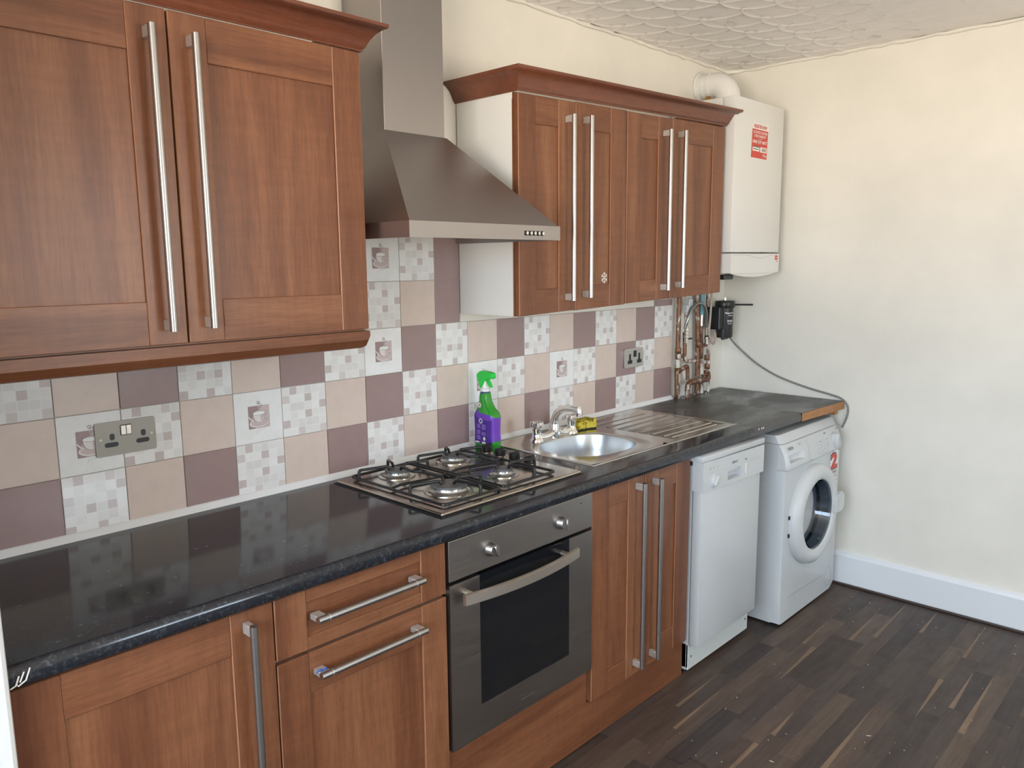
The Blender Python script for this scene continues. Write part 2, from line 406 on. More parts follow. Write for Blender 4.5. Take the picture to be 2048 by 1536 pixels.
# combed plaster fans on the ceiling: overlapping scales bulging towards the far corner
bm = NB(); uvl = bm.loops.layers.uv.new('UVMap')
ax = Vector((math.cos(math.radians(43)), math.sin(math.radians(43)), 0)); la = Vector((ax.y, -ax.x, 0))
rnd = random.Random(3)
for i in range(-6, 34):
    for j in range(-12, 14):
        c = Vector((1.75, -.75, 0))+ax*(.104*i-.4)+la*(.225*j+(.1125 if i % 2 else 0))
        c += Vector((rnd.uniform(-.012, .012), rnd.uniform(-.012, .012), 0))
        if not (.9 < c.x < 3.3 and -1.5 < c.y < .15): continue
        R = .136+rnd.uniform(-.008, .008)
        fade = max(.12, min(1, (c.y+1.05)/.35)) if c.x > 2.2 else 1
        NA, NR = 16, 6; grid = []; RP = (0, .3, .6, .85, .95, .98, 1., 1.01); DP = (.0010, .0014, .0022, .0034, .0040, .0062, .0054, 0)
        tilt = rnd.uniform(-.15, .15)
        for a in range(NA+1):
            th = -PI*.5+PI*a/NA+tilt; col = []
            for k in range(NR+2):
                rr = R*RP[k]; drop = DP[k]*fade
                p = c+ax*(math.cos(th)*rr)+la*(math.sin(th)*rr)
                p.x = min(p.x, XE-.004); p.y = min(p.y, -.004)
                col.append((bm.verts.new((p.x, p.y, H+.0005-drop)), min(k, NR)/NR, a/NA))
            grid.append(col)
        for a in range(NA):
            for k in range(NR+1):
                q = (grid[a][k], grid[a+1][k], grid[a+1][k+1], grid[a][k+1])
                f = bm.faces.new([x[0] for x in q])
                for lp, x in zip(f.loops, q): lp[uvl].uv = (x[1], x[2])
fans = fin('plaster_fans', bm, fan_m, ceiling); fans['kind'] = 'stuff'
for p in fans.data.polygons: p.use_smooth = True
fans.data.set_sharp_from_angle(angle=math.radians(35))

# ragged plaster bead where walls meet ceiling
bm = NB(); rnd = random.Random(5)
pts = [(XE-.006, -4.3+i*.043, H-.004-rnd.uniform(0, .006)) for i in range(100)]+[(XE-.05-i*.045, -.006, H-.004-rnd.uniform(0, .006)) for i in range(75)]
tube(bm, pts, [.006+rnd.uniform(0, .004) for _ in pts], 6)
structure('trim_1', bm, wall_m, smooth=60)

# floor: laminate strips
bm = NB(); box(bm, XL-.1, XE+.1, YR-.1, .1, -.1, -.004); floor = structure('floor', bm, floor_ms[0])
wedges = [(1.709, 2.03, -.680, 1), (1.587, 1.948, -.745, 1), (2.473, 2.785, -.81, 1), (2.12, 2.40, -.81, -1), (1.78, 1.98, -1.005, 1), (2.635, 2.975, -.94, 1),
          (1.706, 2.197, -1.2, 1), (2.79, 3.19, -1.33, 1), (2.217, 2.724, -1.46, 1), (2.904, 3.19, -1.135, 1), (2.729, 3.19, -1.005, 1), (2.20, 2.55, -1.265, -1), (2.36, 2.70, -1.395, 1)]
rnd = random.Random(11); w = .065; nplank = 0
def plank(x0, x1, y1, wedge):
    global nplank
    y0 = y1-w; g = .00012; bm = NB()
    zt = -rnd.uniform(0, .0002)
    a = [(x0+g, y0+g), (x1-g, y0+g), (x1-g, y1-g), (x0+g, y1-g)]
    box(bm, x0+g, x1-g, y0+g, y1-g, -.006, zt)
    if wedge:
        d = rnd.uniform(.013, .021)
        if wedge > 0: poly = [(x0+g, y1-g-d), (x1-.02, y1-g-.002), (x1-.02, y1-g), (x0+g, y1-g)]
        else: poly = [(x0+.02, y0+g), (x1-g, y0+g), (x1-g, y0+g+d), (x0+.02, y0+g+.002)]
        flat(bm, poly, 'z', zt+.0002, 1)
    c = ((x0+x1)/2, (y0+y1)/2, 0)
    o = fin('laminate_strip', bm, [rnd.choice(floor_ms), sap_m], floor, loc=c)
    nplank += 1
for r in range(-3, 24):
    y1 = -.680-.065*r
    fixed = sorted([(a, b, s) for a, b, yy, s in wedges if abs(yy-y1) < .01])
    x = .2+rnd.uniform(0, .35); xs = []
    for a, b, s in fixed+[(XE-.002, None, 0)]:
        while x < a-.16:
            e = min(x+rnd.uniform(.28, .52), a)
            if a-e < .12: e = a
            if x > 1.05-.6*max(0, (r-9)/10): xs.append((x, e, rnd.choice((1, -1)) if rnd.random() < .09 else 0))
            x = e
        if x < a and xs and b is not None: xs[-1] = (xs[-1][0], a, xs[-1][2])
        if b is not None: xs.append((a, b, s)); x = b
    for (a, b, s) in xs:
        if b-a > .02 and nplank < 295: plank(a, min(b, XE-.002), y1, s)
bm = NB(); rnd = random.Random(4)
for i in range(70):
    x, y = rnd.uniform(1.4, 3.15), -rnd.uniform(.72, 1.7); s = rnd.uniform(.0007, .0019)
    a = rnd.uniform(0, PI); l = s*(5 if rnd.random() < .08 else 1.4)
    pts = [(x+math.cos(a)*l, y+math.sin(a)*l), (x-math.sin(a)*s, y+math.cos(a)*s), (x-math.cos(a)*l, y-math.sin(a)*l), (x+math.sin(a)*s, y-math.cos(a)*s)]
    prism(bm, pts, 'z', .0002, .0002+s*.6)
T(fin('floor_crumbs', bm, crumb_m), 'tiny pale crumbs of plaster scattered over the dark floor', 'debris', kind='stuff')
# baseboard and beading along the right wall
bm = NB()
prof = [(XE, .008), (XE-.018, .008), (XE-.018, .145), (XE-.014, .158), (XE-.007, .163), (XE, .166)]
a = ring(bm, [(p[0], YR, p[1]) for p in prof]); b = ring(bm, [(p[0], -.05, p[1]) for p in prof]); bridge(bm, a, b); cap(bm, a); cap(bm, b)
structure('baseboard_right', bm, white_gloss)
bm = NB(); box(bm, XE-.030, XE-.019, YR, -.05, 0, .012, .004, 2); structure('trim_2', bm, bead_m)

# ------------------------------------------------------------------ splashback tiles on the back wall
TP = .15; ZB = .921
bm = NB(); box(bm, -.277, 2.70, -.004, 0, .90, 1.371); box(bm, .55, 1.316, -.004, 0, 1.371, 1.68); box(bm, 2.55, 2.70, -.004, 0, 1.371, 1.40)
fin('grout', bm, grout_m, wall_back)
h = .0741
def plain_tile_mesh(m):
    b = NB(); box(b, -h, h, -.0035, .0035, -h, h, .0012, 2)
    me = bpy.data.meshes.new('tile'); b.to_mesh(me); b.free(); me.materials.append(m); return me
def mosaic_mesh(pat, sd):
    b = NB(); box(b, -h, h, -.0035, .0035, -h, h, .0012, 2); r = random.Random(sd); s = 2*h/6
    for cx in range(6):
        for cz in range(6):
            k = pat.get((cx, 5-cz)); k = k if k else r.choice((0, 0, 1, 1, 2))
            x0, z0 = -h+cx*s+.0009, -h+cz*s+.0009; x1, z1 = x0+s-.0018, z0+s-.0018
            flat(b, [(x0, z0), (x1, z0), (x1, z1), (x0, z1)], 'y', -.0036, k)
    bmesh.ops.recalc_face_normals(b, faces=b.faces[:])
    me = bpy.data.meshes.new('tile'); b.to_mesh(me); b.free()
    for m in mos: me.materials.append(m)
    return me
PA = {(1, 0): 4, (4, 0): 3, (5, 1): 4, (0, 2): 3, (4, 2): 2, (2, 3): 4, (4, 3): 4, (0, 5): 4, (3, 5): 4}
PB = {(1, 0): 4, (0, 1): 3, (3, 1): 4, (5, 2): 4, (3, 3): 4, (0, 4): 4, (2, 5): 3, (5, 5): 3}
ME = {'c': plain_tile_mesh(t_cream), 'b': plain_tile_mesh(t_brown), 'w': plain_tile_mesh(t_white), 'A': mosaic_mesh(PA, 1), 'B': mosaic_mesh(PB, 2)}
def ell(cx, cz, rx, rz, n=20, a0=0, a1=2*PI, end=False):
    return [(cx+rx*math.cos(a0+(a1-a0)*i/n), cz+rz*math.sin(a0+(a1-a0)*i/n)) for i in range(n+(1 if end else 0))]
def ribbon(b, pts, wd, y, mi):
    for (x0, z0), (x1, z1) in zip(pts, pts[1:]):
        dx, dz = x1-x0, z1-z0; L = math.hypot(dx, dz) or 1; nx, nz = -dz/L*wd/2, dx/L*wd/2
        flat(b, [(x0+nx, z0+nz), (x1+nx, z1+nz), (x1-nx, z1-nz), (x0-nx, z0-nz)], 'y', y, mi)
def cup_mesh():
    b = NB(); q = .033; y = -.0037
    flat(b, [(-q, -q), (q, -q), (q, q), (-q, q)], 'y', y, 1)
    flat(b, [(-q, -q), (-.012, -q), (-.024, -.012), (-.017, .014), (-.002, .02), (-.002, q), (-q, q)], 'y', y-.0002, 0)
    flat(b, ell(.0, -.018, .031, .0135), 'y', y-.0004, 3); flat(b, ell(.001, -.017, .027, .0105), 'y', y-.0006, 1)
    ribbon(b, ell(0, -.018, .031, .0135, 26, end=True), .0009, y-.0007, 2)
    flat(b, [(-.020, .010)]+[(-.019*math.cos(t)*1.0, .010-.026*math.sin(t)) for t in [PI*k/12 for k in range(1, 12)]]+[(.020, .010)], 'y', y-.0009, 3)
    flat(b, [(.004, .006), (.017, .008), (.012, -.006), (.004, -.013)], 'y', y-.0011, 1)
    flat(b, ell(0, .011, .020, .006), 'y', y-.0013, 4); ribbon(b, ell(0, .011, .020, .006, 22, end=True), .0008, y-.0015, 2)
    ribbon(b, [(-.020, .010)]+[(-.019*math.cos(t), .010-.026*math.sin(t)) for t in [PI*k/12 for k in range(1, 12)]]+[(.020, .010)], .0008, y-.0015, 2)
    ribbon(b, ell(.0235, .004, .0065, .008, 16, end=True), .0022, y-.0012, 3); ribbon(b, ell(.0235, .004, .0076, .0092, 16, end=True), .0006, y-.0014, 2)
    ribbon(b, [(-.033, .003), (-.022, -.009)], .003, y-.0013, 4)
    for sgn, x0 in ((1, -.004), (-1, .004)):
        pts = [(x0, .017), (x0+.004*sgn, .025), (x0+.007*abs(sgn), .032), (x0+.003, .038)]+[(x0+.0035*sgn-.001+.0038*math.cos(t), .042+.0038*math.sin(t)) for t in [PI*1.2-sgn*k*.5 for k in range(11)]]
        ribbon(b, pts, .0009, y-.0012, 2)
    ribbon(b, [(-.012, -.048), (-.008, -.041), (.006, -.038), (.018, -.036)], .0009, y, 1)
    bmesh.ops.recalc_face_normals(b, faces=b.faces[:])
    for f in b.faces:
        f.normal_update()
        if f.normal.y > 0: f.normal_flip()
    me = bpy.data.meshes.new('cup_print'); b.to_mesh(me); b.free()
    for m in (pr_dark, pr_pink, pr_line, pr_pale, t_white): me.materials.append(m)
    return me
CUP = cup_mesh()
def tile(k, row, kind, x0=None, x1=None, z0=None, z1=None):
    cx, cz = (k+.5)*TP, ZB+(row+.5)*TP
    me = ME['w' if kind == 'u' else ('AB'[(k+row) % 2] if kind == 'm' else kind)]
    if x0 is not None or x1 is not None or z0 is not None or z1 is not None:     # cut tile
        xa = k*TP+.0009 if x0 is None else x0; xb = (k+1)*TP-.0009 if x1 is None else x1
        za = ZB+row*TP+.0009 if z0 is None else z0; zb = ZB+(row+1)*TP-.0009 if z1 is None else z1
        b = NB(); b.from_mesh(me); bmesh.ops.translate(b, verts=b.verts[:], vec=(cx, 0, cz))
        for n, co in (((-1, 0, 0), (xa, 0, 0)), ((1, 0, 0), (xb, 0, 0)), ((0, 0, -1), (0, 0, za)), ((0, 0, 1), (0, 0, zb))):
            bmesh.ops.bisect_plane(b, geom=b.verts[:]+b.edges[:]+b.faces[:], plane_co=co, plane_no=n, clear_outer=True)
        bmesh.ops.translate(b, verts=b.verts[:], vec=(-cx, 0, -cz))
        ms = list(me.materials); me = bpy.data.meshes.new('tile'); b.to_mesh(me); b.free()
        for m in ms: me.materials.append(m)
    o = bpy.data.objects.new('tile', me); C.objects.link(o); o.parent = wall_back
    o.location = (cx, -.004+random.uniform(-.0006, .0002), cz)
    if kind == 'u':
        c = bpy.data.objects.new('cup_print', CUP); C.objects.link(c); c.parent = o
        c['label'] = 'printed mauve picture of a steaming cup on a saucer'
    return o
for k in range(-2, 18):
    kw = dict(x0=-.275) if k == -2 else {}
    tile(k, 0, 'mcb'[k % 3], **kw)
    tile(k, 1, ('u' if k in (0, 3, 9, 12) else 'b') if k % 3 == 0 else 'mc'[(k % 3)-1], **kw)
    tile(k, 2, 'u' if k == 6 else 'cbm'[k % 3], **kw)
for k, a, b_ in ((5, 'c', 'b'), (6, 'm', 'u'), (7, 'c', 'm'), (8, 'b', 'b')):
    tile(k, 3, a, **(dict(x1=1.314) if k == 8 else {})); tile(k, 4, b_, **(dict(x1=1.314) if k == 8 else {}))
tile(17, 3, 'b', z1=1.40)
# white sealant bead along the worktop joint
bm = NB()
prof = [(-.004, .93), (-.0085, .93), (-.012, .926), (-.020, .917), (-.024, .9125), (-.004, .9125)]
a = ring(bm, [(-.275, p[0], p[1]) for p in prof]); b = ring(bm, [(2.705, p[0], p[1]) for p in prof]); bridge(bm, a, b); cap(bm, a); cap(bm, b)
structure('trim_3', bm, sil_m, smooth=60)

# ------------------------------------------------------------------ cabinets
def bar_handle(parent, yf, x=None, z0=None, z1=None, z=None, x0=None, x1=None, sh=None):
    bm = NB(); yb = yf-.035; r = .0083
    if x is not None:
        tube(bm, [(x, yb, z0), (x, yb, z0+.014), (x, yb, z1-.014), (x, yb, z1)], r, 14)
        for zz in (z0+.013, z1-.013): box(bm, x-.007, x+.007, yb, yf-.0002, zz-.012, zz+.012, .0015, 1, 1)
    else:
        tube(bm, [(x0, yb, z), (x0+.02, yb, z), (x1-.02, yb, z), (x1, yb, z)], r, 14)
        for xx in (x0+.013, x1-.013): box(bm, xx-.012, xx+.012, yb, yf-.0002, z-.007, z+.007, .0015, 1, 1)
        for xx in (x0+.028, x1-.028): tube(bm, [(xx-.0006, yb, z), (xx+.0006, yb, z)], r+.0004, 14, mi=1)
    if sh: shear(bm, *sh)
    return fin('handle', bm, [handle_m, post_m], parent, smooth=40, label='long brushed steel bar handle')
def door(parent, x0, x1, z0, z1, yf, st=(.083, .083), rl=(.095, .095), th=.02, sh=None, name='door', hinge=0.):
    g = .0012; x0 += g; x1 -= g; z0 += g; z1 -= g
    bm = NB(); box(bm, x0+st[0]-.004, x1-st[1]+.004, yf+.006, yf+th-.002, z0+rl[0]-.004, z1-rl[1]+.004)
    if sh: shear(bm, *sh)
    d = fin(name, bm, wood_v if name == 'door' else wood_h, parent)
    for a, b_ in ((x0, x0+st[0]), (x1-st[1], x1)):
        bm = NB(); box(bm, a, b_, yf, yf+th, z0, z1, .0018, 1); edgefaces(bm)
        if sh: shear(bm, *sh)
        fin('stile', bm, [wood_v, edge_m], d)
    for a, b_ in ((z0, z0+rl[0]), (z1-rl[1], z1)):
        bm = NB(); box(bm, x0+st[0]+.0006, x1-st[1]-.0006, yf+.0003, yf+th, a, b_, .0013, 1)
        if sh: shear(bm, *sh)
        fin('rail', bm, wood_h, d)
    return d
def cornice(bm, xl, xr, yf, z, left=True, right=True, k=1.):
    prof = [(0, 0), (.004, 0), (.006, .006), (.010, .009), (.013, .016), (.018, .026), (.028, .040), (.042, .052), (.052, .056), (.054, .060), (.054, .066), (0, .066)]
    paths = []
    for o, dz in prof:
        o *= k; p = []
        p += [(xl-o, -.002, z+dz), (xl-o, yf-o, z+dz)] if left else [(xl, yf-o, z+dz)]
        p += [(xr+o, yf-o, z+dz), (xr+o, -.002, z+dz)] if right else [(xr, yf-o, z+dz)]
        paths.append(ring(bm, p))
    for a, b_ in zip(paths, paths[1:]): bridge(bm, a, b_, closed=False)
    bridge(bm, paths[-1], paths[0], closed=False)
    for e in (0, -1): cap(bm, [p[e] for p in paths])

# left wall cupboard (double door)
YL = -.33
cup = root('wall_cupboard', 'large walnut wall cupboard with two panelled doors left of the steel cooker hood', 'cupboard', (.2, 0, 1.36))
bm = NB(); box(bm, -.274, .688, YL+.021, -.008, 1.40, 2.1134); fin('carcass', bm, [edge_m], cup)
d = door(cup, -.274, .195, 1.404, 2.113, YL); bar_handle(d, YL, x=.149, z0=1.436, z1=2.068)
d = door(cup, .197, .689, 1.404, 2.113, YL); bar_handle(d, YL, x=.241, z0=1.438, z1=2.066)
bm = NB(); cornice(bm, -.274, .690, YL, 2.1136, left=False); fin('cornice', bm, cornice_m, cup, smooth=50)
bm = NB()
prof = [(YL-.004, 1.400), (YL-.004, 1.376), (YL+.010, 1.356), (YL+.018, 1.353), (YL+.045, 1.353), (YL+.045, 1.400)]
xs = [-.274, .672, .684, .690]; ins = [0, 0, .003, .010]; rings = []
for xx, i_ in zip(xs, ins): rings.append(ring(bm, [(xx, min(p[0]+i_*.3, YL+.045), p[1]+(i_ if p[1] < 1.39 else 0)) for p in prof]))
for a, b_ in zip(rings, rings[1:]): bridge(bm, a, b_)
cap(bm, rings[0]); cap(bm, rings[-1]); fin('pelmet', bm, wood_h, cup, smooth=20)

# right wall cupboards (two units), slightly out of level as hung
YU = -.294; SH = (.030, 1.317)
def wall_unit(x0, x1, xm, label, hs, left_white, stA, stB):
    t = root('wall_cupboard', label, 'cupboard', ((x0+x1)/2, 0, 1.40))
    bm = NB(); box(bm, x0+.001, x1-.001, YU+.026, -.006, 1.402, 2.1145); shear(bm, *SH); fin('carcass', bm, white_mel, t)
    bm = NB(); box(bm, x0+.001, x1-.001, YU+.0205, YU+.0258, 2.095, 2.1145); shear(bm, *SH); fin('top_edging', bm, cornice_m, t)
    if left_white:
        bm = NB(); box(bm, x0-.001, x0+.015, YU+.0205, YU+.0258, 1.401, 2.0945); shear(bm, *SH); fin('edging', bm, wood_v, t)
    da = door(t, x0, xm, 1.400, 2.112, YU, st=stA, rl=(.083, .09), sh=SH); bar_handle(da, YU, x=hs[0], z0=1.438, z1=2.062, sh=SH)
    db = door(t, xm, x1, 1.398, 2.114, YU, st=stB, rl=(.083, .09), sh=SH); bar_handle(db, YU, x=hs[1], z0=1.442, z1=2.066, sh=SH)
    return t, da, db
ua, da, db = wall_unit(1.317, 1.908, 1.607, 'walnut double wall cupboard with white left side panel, right of the steel hood', (1.557, 1.653), True, (.083, .088), (.085, .097))
ub, dc, dd = wall_unit(1.910, 2.635, 2.221, 'walnut double wall cupboard hanging beside the white boiler', (2.154, 2.262), False, (.094, .100), (.118, .097))
bm = NB()   # snowflake sticker
sfx, sfz = 1.784, 1.506
for q in range(6):
    a = PI*q/3
    def tip(r, da_=0.): return (sfx+r*math.sin(a+da_), sfz+r*math.cos(a+da_)*1.1)
    ribbon(bm, [(sfx, sfz), tip(.019)], .0035, YU+.0055, 0)
    for s_ in (-.35, .35): ribbon(bm, [tip(.010), tip(.017, s_)], .003, YU+.0053, 0)
shear(bm, *SH); fin('snowflake_sticker', bm, white_print, db, label='small white snowflake sticker')
co = root('cornice', 'curved walnut cornice moulding along the top of the two right-hand wall cupboards', 'moulding', (1.97, YU, 2.12))
bm = NB(); cornice(bm, 1.317, 2.637, YU, 2.1150); shear(bm, .0325, 1.317); fin('moulding', bm, cornice_m, co, smooth=50)

# base cabinets
YD = -.598; BX = .868
c1 = root('base_cabinet', 'walnut base cabinet with one panelled door at the left end of the worktop', 'cabinet', (-.03, -.3, 0))
bm = NB(); box(bm, -.274, .214, YD+.021, -.02, .15, .87); fin('carcass', bm, white_mel, c1)
d = door(c1, -.274, .217, .148, BX, YD, st=(.078, .096), rl=(.09, .088)); bar_handle(d, YD, x=.153, z0=.20, z1=.845)
c2 = root('base_cabinet', 'walnut base cabinet with a drawer above a door, left of the built-in oven', 'cabinet', (.46, -.3, 0))
bm = NB(); box(bm, .218, .706, YD+.021, -.02, .15, .87); fin('carcass', bm, white_mel, c2)
d = door(c2, .218, .708, .724, BX, YD, st=(.078, .083), rl=(.03, .03), name='drawer'); bar_handle(d, YD, z=.803, x0=.303, x1=.607)
d = door(c2, .218, .708, .148, .718, YD, st=(.078, .083), rl=(.09, .095)); bar_handle(d, YD, z=.671, x0=.305, x1=.610)
bm = NB()
tube(bm, smoothpath([(.297, -.628, .682), (.303, -.634, .690), (.309, -.630, .683), (.316, -.636, .689), (.322, -.629, .681)], 4), .0018, 6)
fin('tape_scrap', bm, blue_tape, d, label='scrap of blue tape stuck on the handle end')
c3 = root('base_cabinet', 'walnut base cabinet with two narrow doors under the sink', 'cabinet', (1.61, -.3, 0))
bm = NB()
for (a, b_) in ((1.322, 1.338), (1.890, 1.906)): box(bm, a, b_, YD+.021, -.02, .15, .87)
box(bm, 1.338, 1.890, -.035, -.02, .15, .87); box(bm, 1.338, 1.890, YD+.021, -.035, .15, .166); fin('carcass', bm, white_mel, c3)
d = door(c3, 1.322, 1.613, .148, BX, YD, st=(.085, .094), rl=(.075, .072)); bar_handle(d, YD, x=1.562, z0=.185, z1=.846)
d = door(c3, 1.615, 1.907, .148, BX, YD, st=(.085, .092), rl=(.09, .078)); bar_handle(d, YD, x=1.662, z0=.183, z1=.842)
# plinth with the filler board below the oven
pl = root('plinth', 'walnut plinth board along the floor, taller below the oven', 'plinth', (.8, YD+.03, 0))
bm = NB(); prism(bm, [(-.274, .002), (1.908, .002), (1.908, .146), (1.318, .146), (1.318, .266), (.712, .266), (.712, .146), (-.274, .146)], 'y', YD+.016, YD+.034); fin('board', bm, wood_h, pl)

# ------------------------------------------------------------------ worktop
ZT, ZU = .913, .873
def yfront(x): return -.612-.028*(x+.276)/3.036
wt = root('worktop', 'long black flecked worktop with rounded front edge', 'worktop', (1.2, -.3, ZU))
bm = NB()
def strip(x0, x1, ya, yb=None):     # from ya (back) to yb (front) or rounded front when yb None
    rr = []
    for x in (x0, x1):
        if yb is None:
            f = yfront(x); pr_ = [(ya, ZU), (ya, ZT)]+[(f+.018-.018*math.sin(t), ZT-.018+.018*math.cos(t)) for t in [PI/2*k/6 for k in range(7)]]+[(f, ZU+.006), (f+.006, ZU)]
        else: pr_ = [(ya, ZU), (ya, ZT), (yb, ZT), (yb, ZU)]
        rr.append(ring(bm, [(x, p[0], p[1]) for p in pr_]))
    bridge(bm, rr[0], rr[1]); cap(bm, rr[0]); cap(bm, rr[1])
SX0, SX1, SY0, SY1 = 1.455, 1.845, -.475, -.165
strip(-.276, SX0, -.005); strip(SX0, SX1, SY0, None); strip(SX1, 2.762, -.005); strip(SX0, SX1, -.005, SY1)
fin('surface', bm, worktop_m, wt, smooth=50)
bm = NB()   # white scuffs at the left end and pale chips on the front edge
for x, z, l, a in ((-.262, .889, .016, 1.2), (-.255, .893, .018, 1.15), (-.246, .895, .022, 1.2), (-.256, .882, .014, .5), (-.268, .880, .012, .4)):
    f = yfront(x)-.0006
    ribbon(bm, [(x-l*math.cos(a)/2, z-l*math.sin(a)/2), (x+l*math.cos(a)/2, z+l*math.sin(a)/2)], .0026, f, 0)
for x in (2.36, 2.385, 2.40): ribbon(bm, [(x, .9), (x+.008, .905)], .006, yfront(x)-.0006, 0)
fin('chips', bm, white_print, wt, label='white scuffs and chips on the edge')['kind'] = 'stuff'
we = root('worktop_offcut', 'worn grey-black worktop piece with raw brown edge above the washing machine', 'worktop', (2.98, -.3, ZU))
bm = NB(); prism(bm, [(2.7655, -.005), (XE-.018, -.005), (XE-.018, -.660), (2.7655, -.640)], 'z', ZU, ZT-.0012); fin('board', bm, worktop_w, we)
bm = NB(); prism(bm, [(2.7655, -.6404), (XE-.018, -.6604), (XE-.018, -.6622), (2.7655, -.6422)], 'z', ZU+.0005, ZT-.003); fin('raw_edge', bm, raw_m, we, label='raw brown chipboard edge')
bm = NB(); box(bm, XE-.045, XE-.010, -.63, -.02, ZU-.030, ZU-.0002); fin('batten', bm, raw_m, we)

# ------------------------------------------------------------------ cooker hood
hd = root('cooker_hood', 'brushed steel chimney cooker hood above the gas hob', 'cooker hood', (1.01, 0, 1.64))
HX0, HX1, HY, HZ0, HZ1 = .714, 1.305, -.48, 1.644, 1.686
bm = NB(); prism(bm, [(HX0, -.009), (HX0, HY), (HX1, HY), (HX1, -.009), (HX1-.004, -.009), (HX1-.004, HY+.004), (HX0+.004, HY+.004), (HX0+.004, -.009)], 'z', HZ0, HZ1); fin('rim', bm, hood_m, hd)
CX0, CX1, CY, CZ = .868, 1.098, -.19, 1.958
bm = NB()
a = ring(bm, [(HX0+.004, -.009, HZ1), (HX0+.004, HY+.004, HZ1), (HX1-.004, HY+.004, HZ1), (HX1-.004, -.009, HZ1)])
b_ = ring(bm, [(CX0-.004, -.009, CZ), (CX0-.004, CY-.004, CZ), (CX1+.004, CY-.004, CZ), (CX1+.004, -.009, CZ)])
bridge(bm, a, b_); cap(bm, b_); cap(bm, a); fin('canopy', bm, hood_m, hd)
bm = NB(); box(bm, CX0, CX1, CY, -.002, CZ-.01, H-.004, .0015, 1); fin('chimney', bm, hood_m, hd)
bm = NB(); box(bm, HX0+.005, HX1-.005, HY+.005, -.010, HZ1-.006, HZ1-.0005); fin('filter', bm, alu, hd)
for i in range(5):
    x = 1.150+i*.0175
    bm = NB(); box(bm, x-.007, x+.007, HY-.0005, HY+.002, 1.656, 1.670, 0, 1, 1)
    lathe(bm, [(.0048, HY-.006), (.0048, HY)], (x+.001, 0, 1.663), 'y', 12); fin('push_button', bm, [chrome, black_pl], hd, smooth=40)
bm = NB()
for i in range(5): ribbon(bm, [(1.150+i*.0175-.003, 1.6505), (1.150+i*.0175+.003, 1.6505)], .0012, HY-.0004, 0)
fin('button_marks', bm, grey_print, hd)

# ------------------------------------------------------------------ built-in oven
ov = root('oven', 'built-in stainless steel oven with black glass door under the hob', 'oven', (1.014, -.3, .27))
OX0, OX1, OY = .714, 1.316, -.603
bm = NB(); box(bm, OX0+.006, OX1-.006, OY+.022, -.08, .272, .864); fin('body', bm, black_gap, ov)
bm = NB(); box(bm, OX0, OX1, OY, OY+.02, .753, .865, .002, 2); cp = fin('control_panel', bm, oven_m, ov)
for i, (x, ang) in enumerate(((.866, .35), (1.163, 0.))):
    bm = NB(); lathe(bm, [(.021, OY), (.021, OY-.004), (.0185, OY-.007), (.0175, OY-.018), (.016, OY-.020)], (x, 0, .805), 'y', 24)
    n0 = len(bm.verts); bm.verts.ensure_lookup_table()
    fs = box(bm, x-.0048, x+.0048, OY-.030, OY-.018, .805-.018, .805+.017, .002, 1)
    vs = list({v for f in fs for v in f.verts}); bmesh.ops.rotate(bm, verts=vs, cent=(x, 0, .805), matrix=Matrix.Rotation(-ang, 3, 'Y'))
    fin('knob', bm, handle_m, cp, smooth=40)
    bm = NB(); lathe(bm, [(.0016, OY-.0004), (.0016, OY+.001)], (x, 0, .833), 'y', 10)
    for q in range(7):
        t = PI*(.75+.25*q); ribbon(bm, [(x+.027*math.cos(t), .805+.027*math.sin(t)), (x+.030*math.cos(t), .805+.030*math.sin(t))], .0012, OY-.0004, 0)
    ribbon(bm, ell(x, .8445, .0045, .0045, 14, end=True), .0007, OY-.0004, 0); fin('dial_marks', bm, grey_print, cp)
bm = NB(); lathe(bm, [(.0024, OY-.001), (.0024, OY+.001)], (1.258, 0, .843), 'y', 12); fin('indicator_light', bm, black_pl, cp)
od = None
bm = NB()
GX0, GX1, GZ0 = .822, 1.202, .366
fs = []
for a in ((OX0, GX0, .272, .744), (GX1, OX1, .272, .744), (GX0, GX1, .272, GZ0)): box(bm, a[0], a[1], OY-.001, OY+.019, a[2], a[3])
bmesh.ops.remove_doubles(bm, verts=bm.verts[:], dist=1e-6)
od = fin('door', bm, oven_m, ov)
bm = NB(); prism(bm, [(GX0+.0006, GZ0+.008), (GX0+.003, GZ0+.003), (GX0+.008, GZ0+.0006), (GX1-.008, GZ0+.0006), (GX1-.003, GZ0+.003), (GX1-.0006, GZ0+.008), (GX1-.0006, .744), (GX0+.0006, .744)], 'y', OY-.0004, OY+.012); fin('glass', bm, oven_glass, od)
bm = NB(); N = 20; pa = []
for i in range(N+1):
    t = -1+2*i/N; x = .972+t*.235; y = OY-.034-.026*(1-t*t)
    pa.append(ring(bm, [(x, y, .692), (x, y-.004, .694), (x, y-.004, .720), (x, y, .722), (x, y+.007, .722), (x, y+.007, .692)]))
for a, b_ in zip(pa, pa[1:]): bridge(bm, a, b_)
cap(bm, pa[0]); cap(bm, pa[-1])
for x in (.775, 1.168): tube(bm, [(x, OY, .707), (x, OY-.042, .707)], .009, 12)
fin('handle', bm, satin_handle, od, smooth=40, label='curved satin steel door handle')
bm = NB(); 
for x_, l_ in ((.986, .003), (.992, .002), (.997, .003), (1.005, .010), (1.018, .008), (1.029, .006), (1.037, .003), (1.043, .002)):
    ribbon(bm, [(x_, .3065), (x_+l_, .3125)], .003, OY-.0014, 0)
fin('logo_mark', bm, grey_print, od)

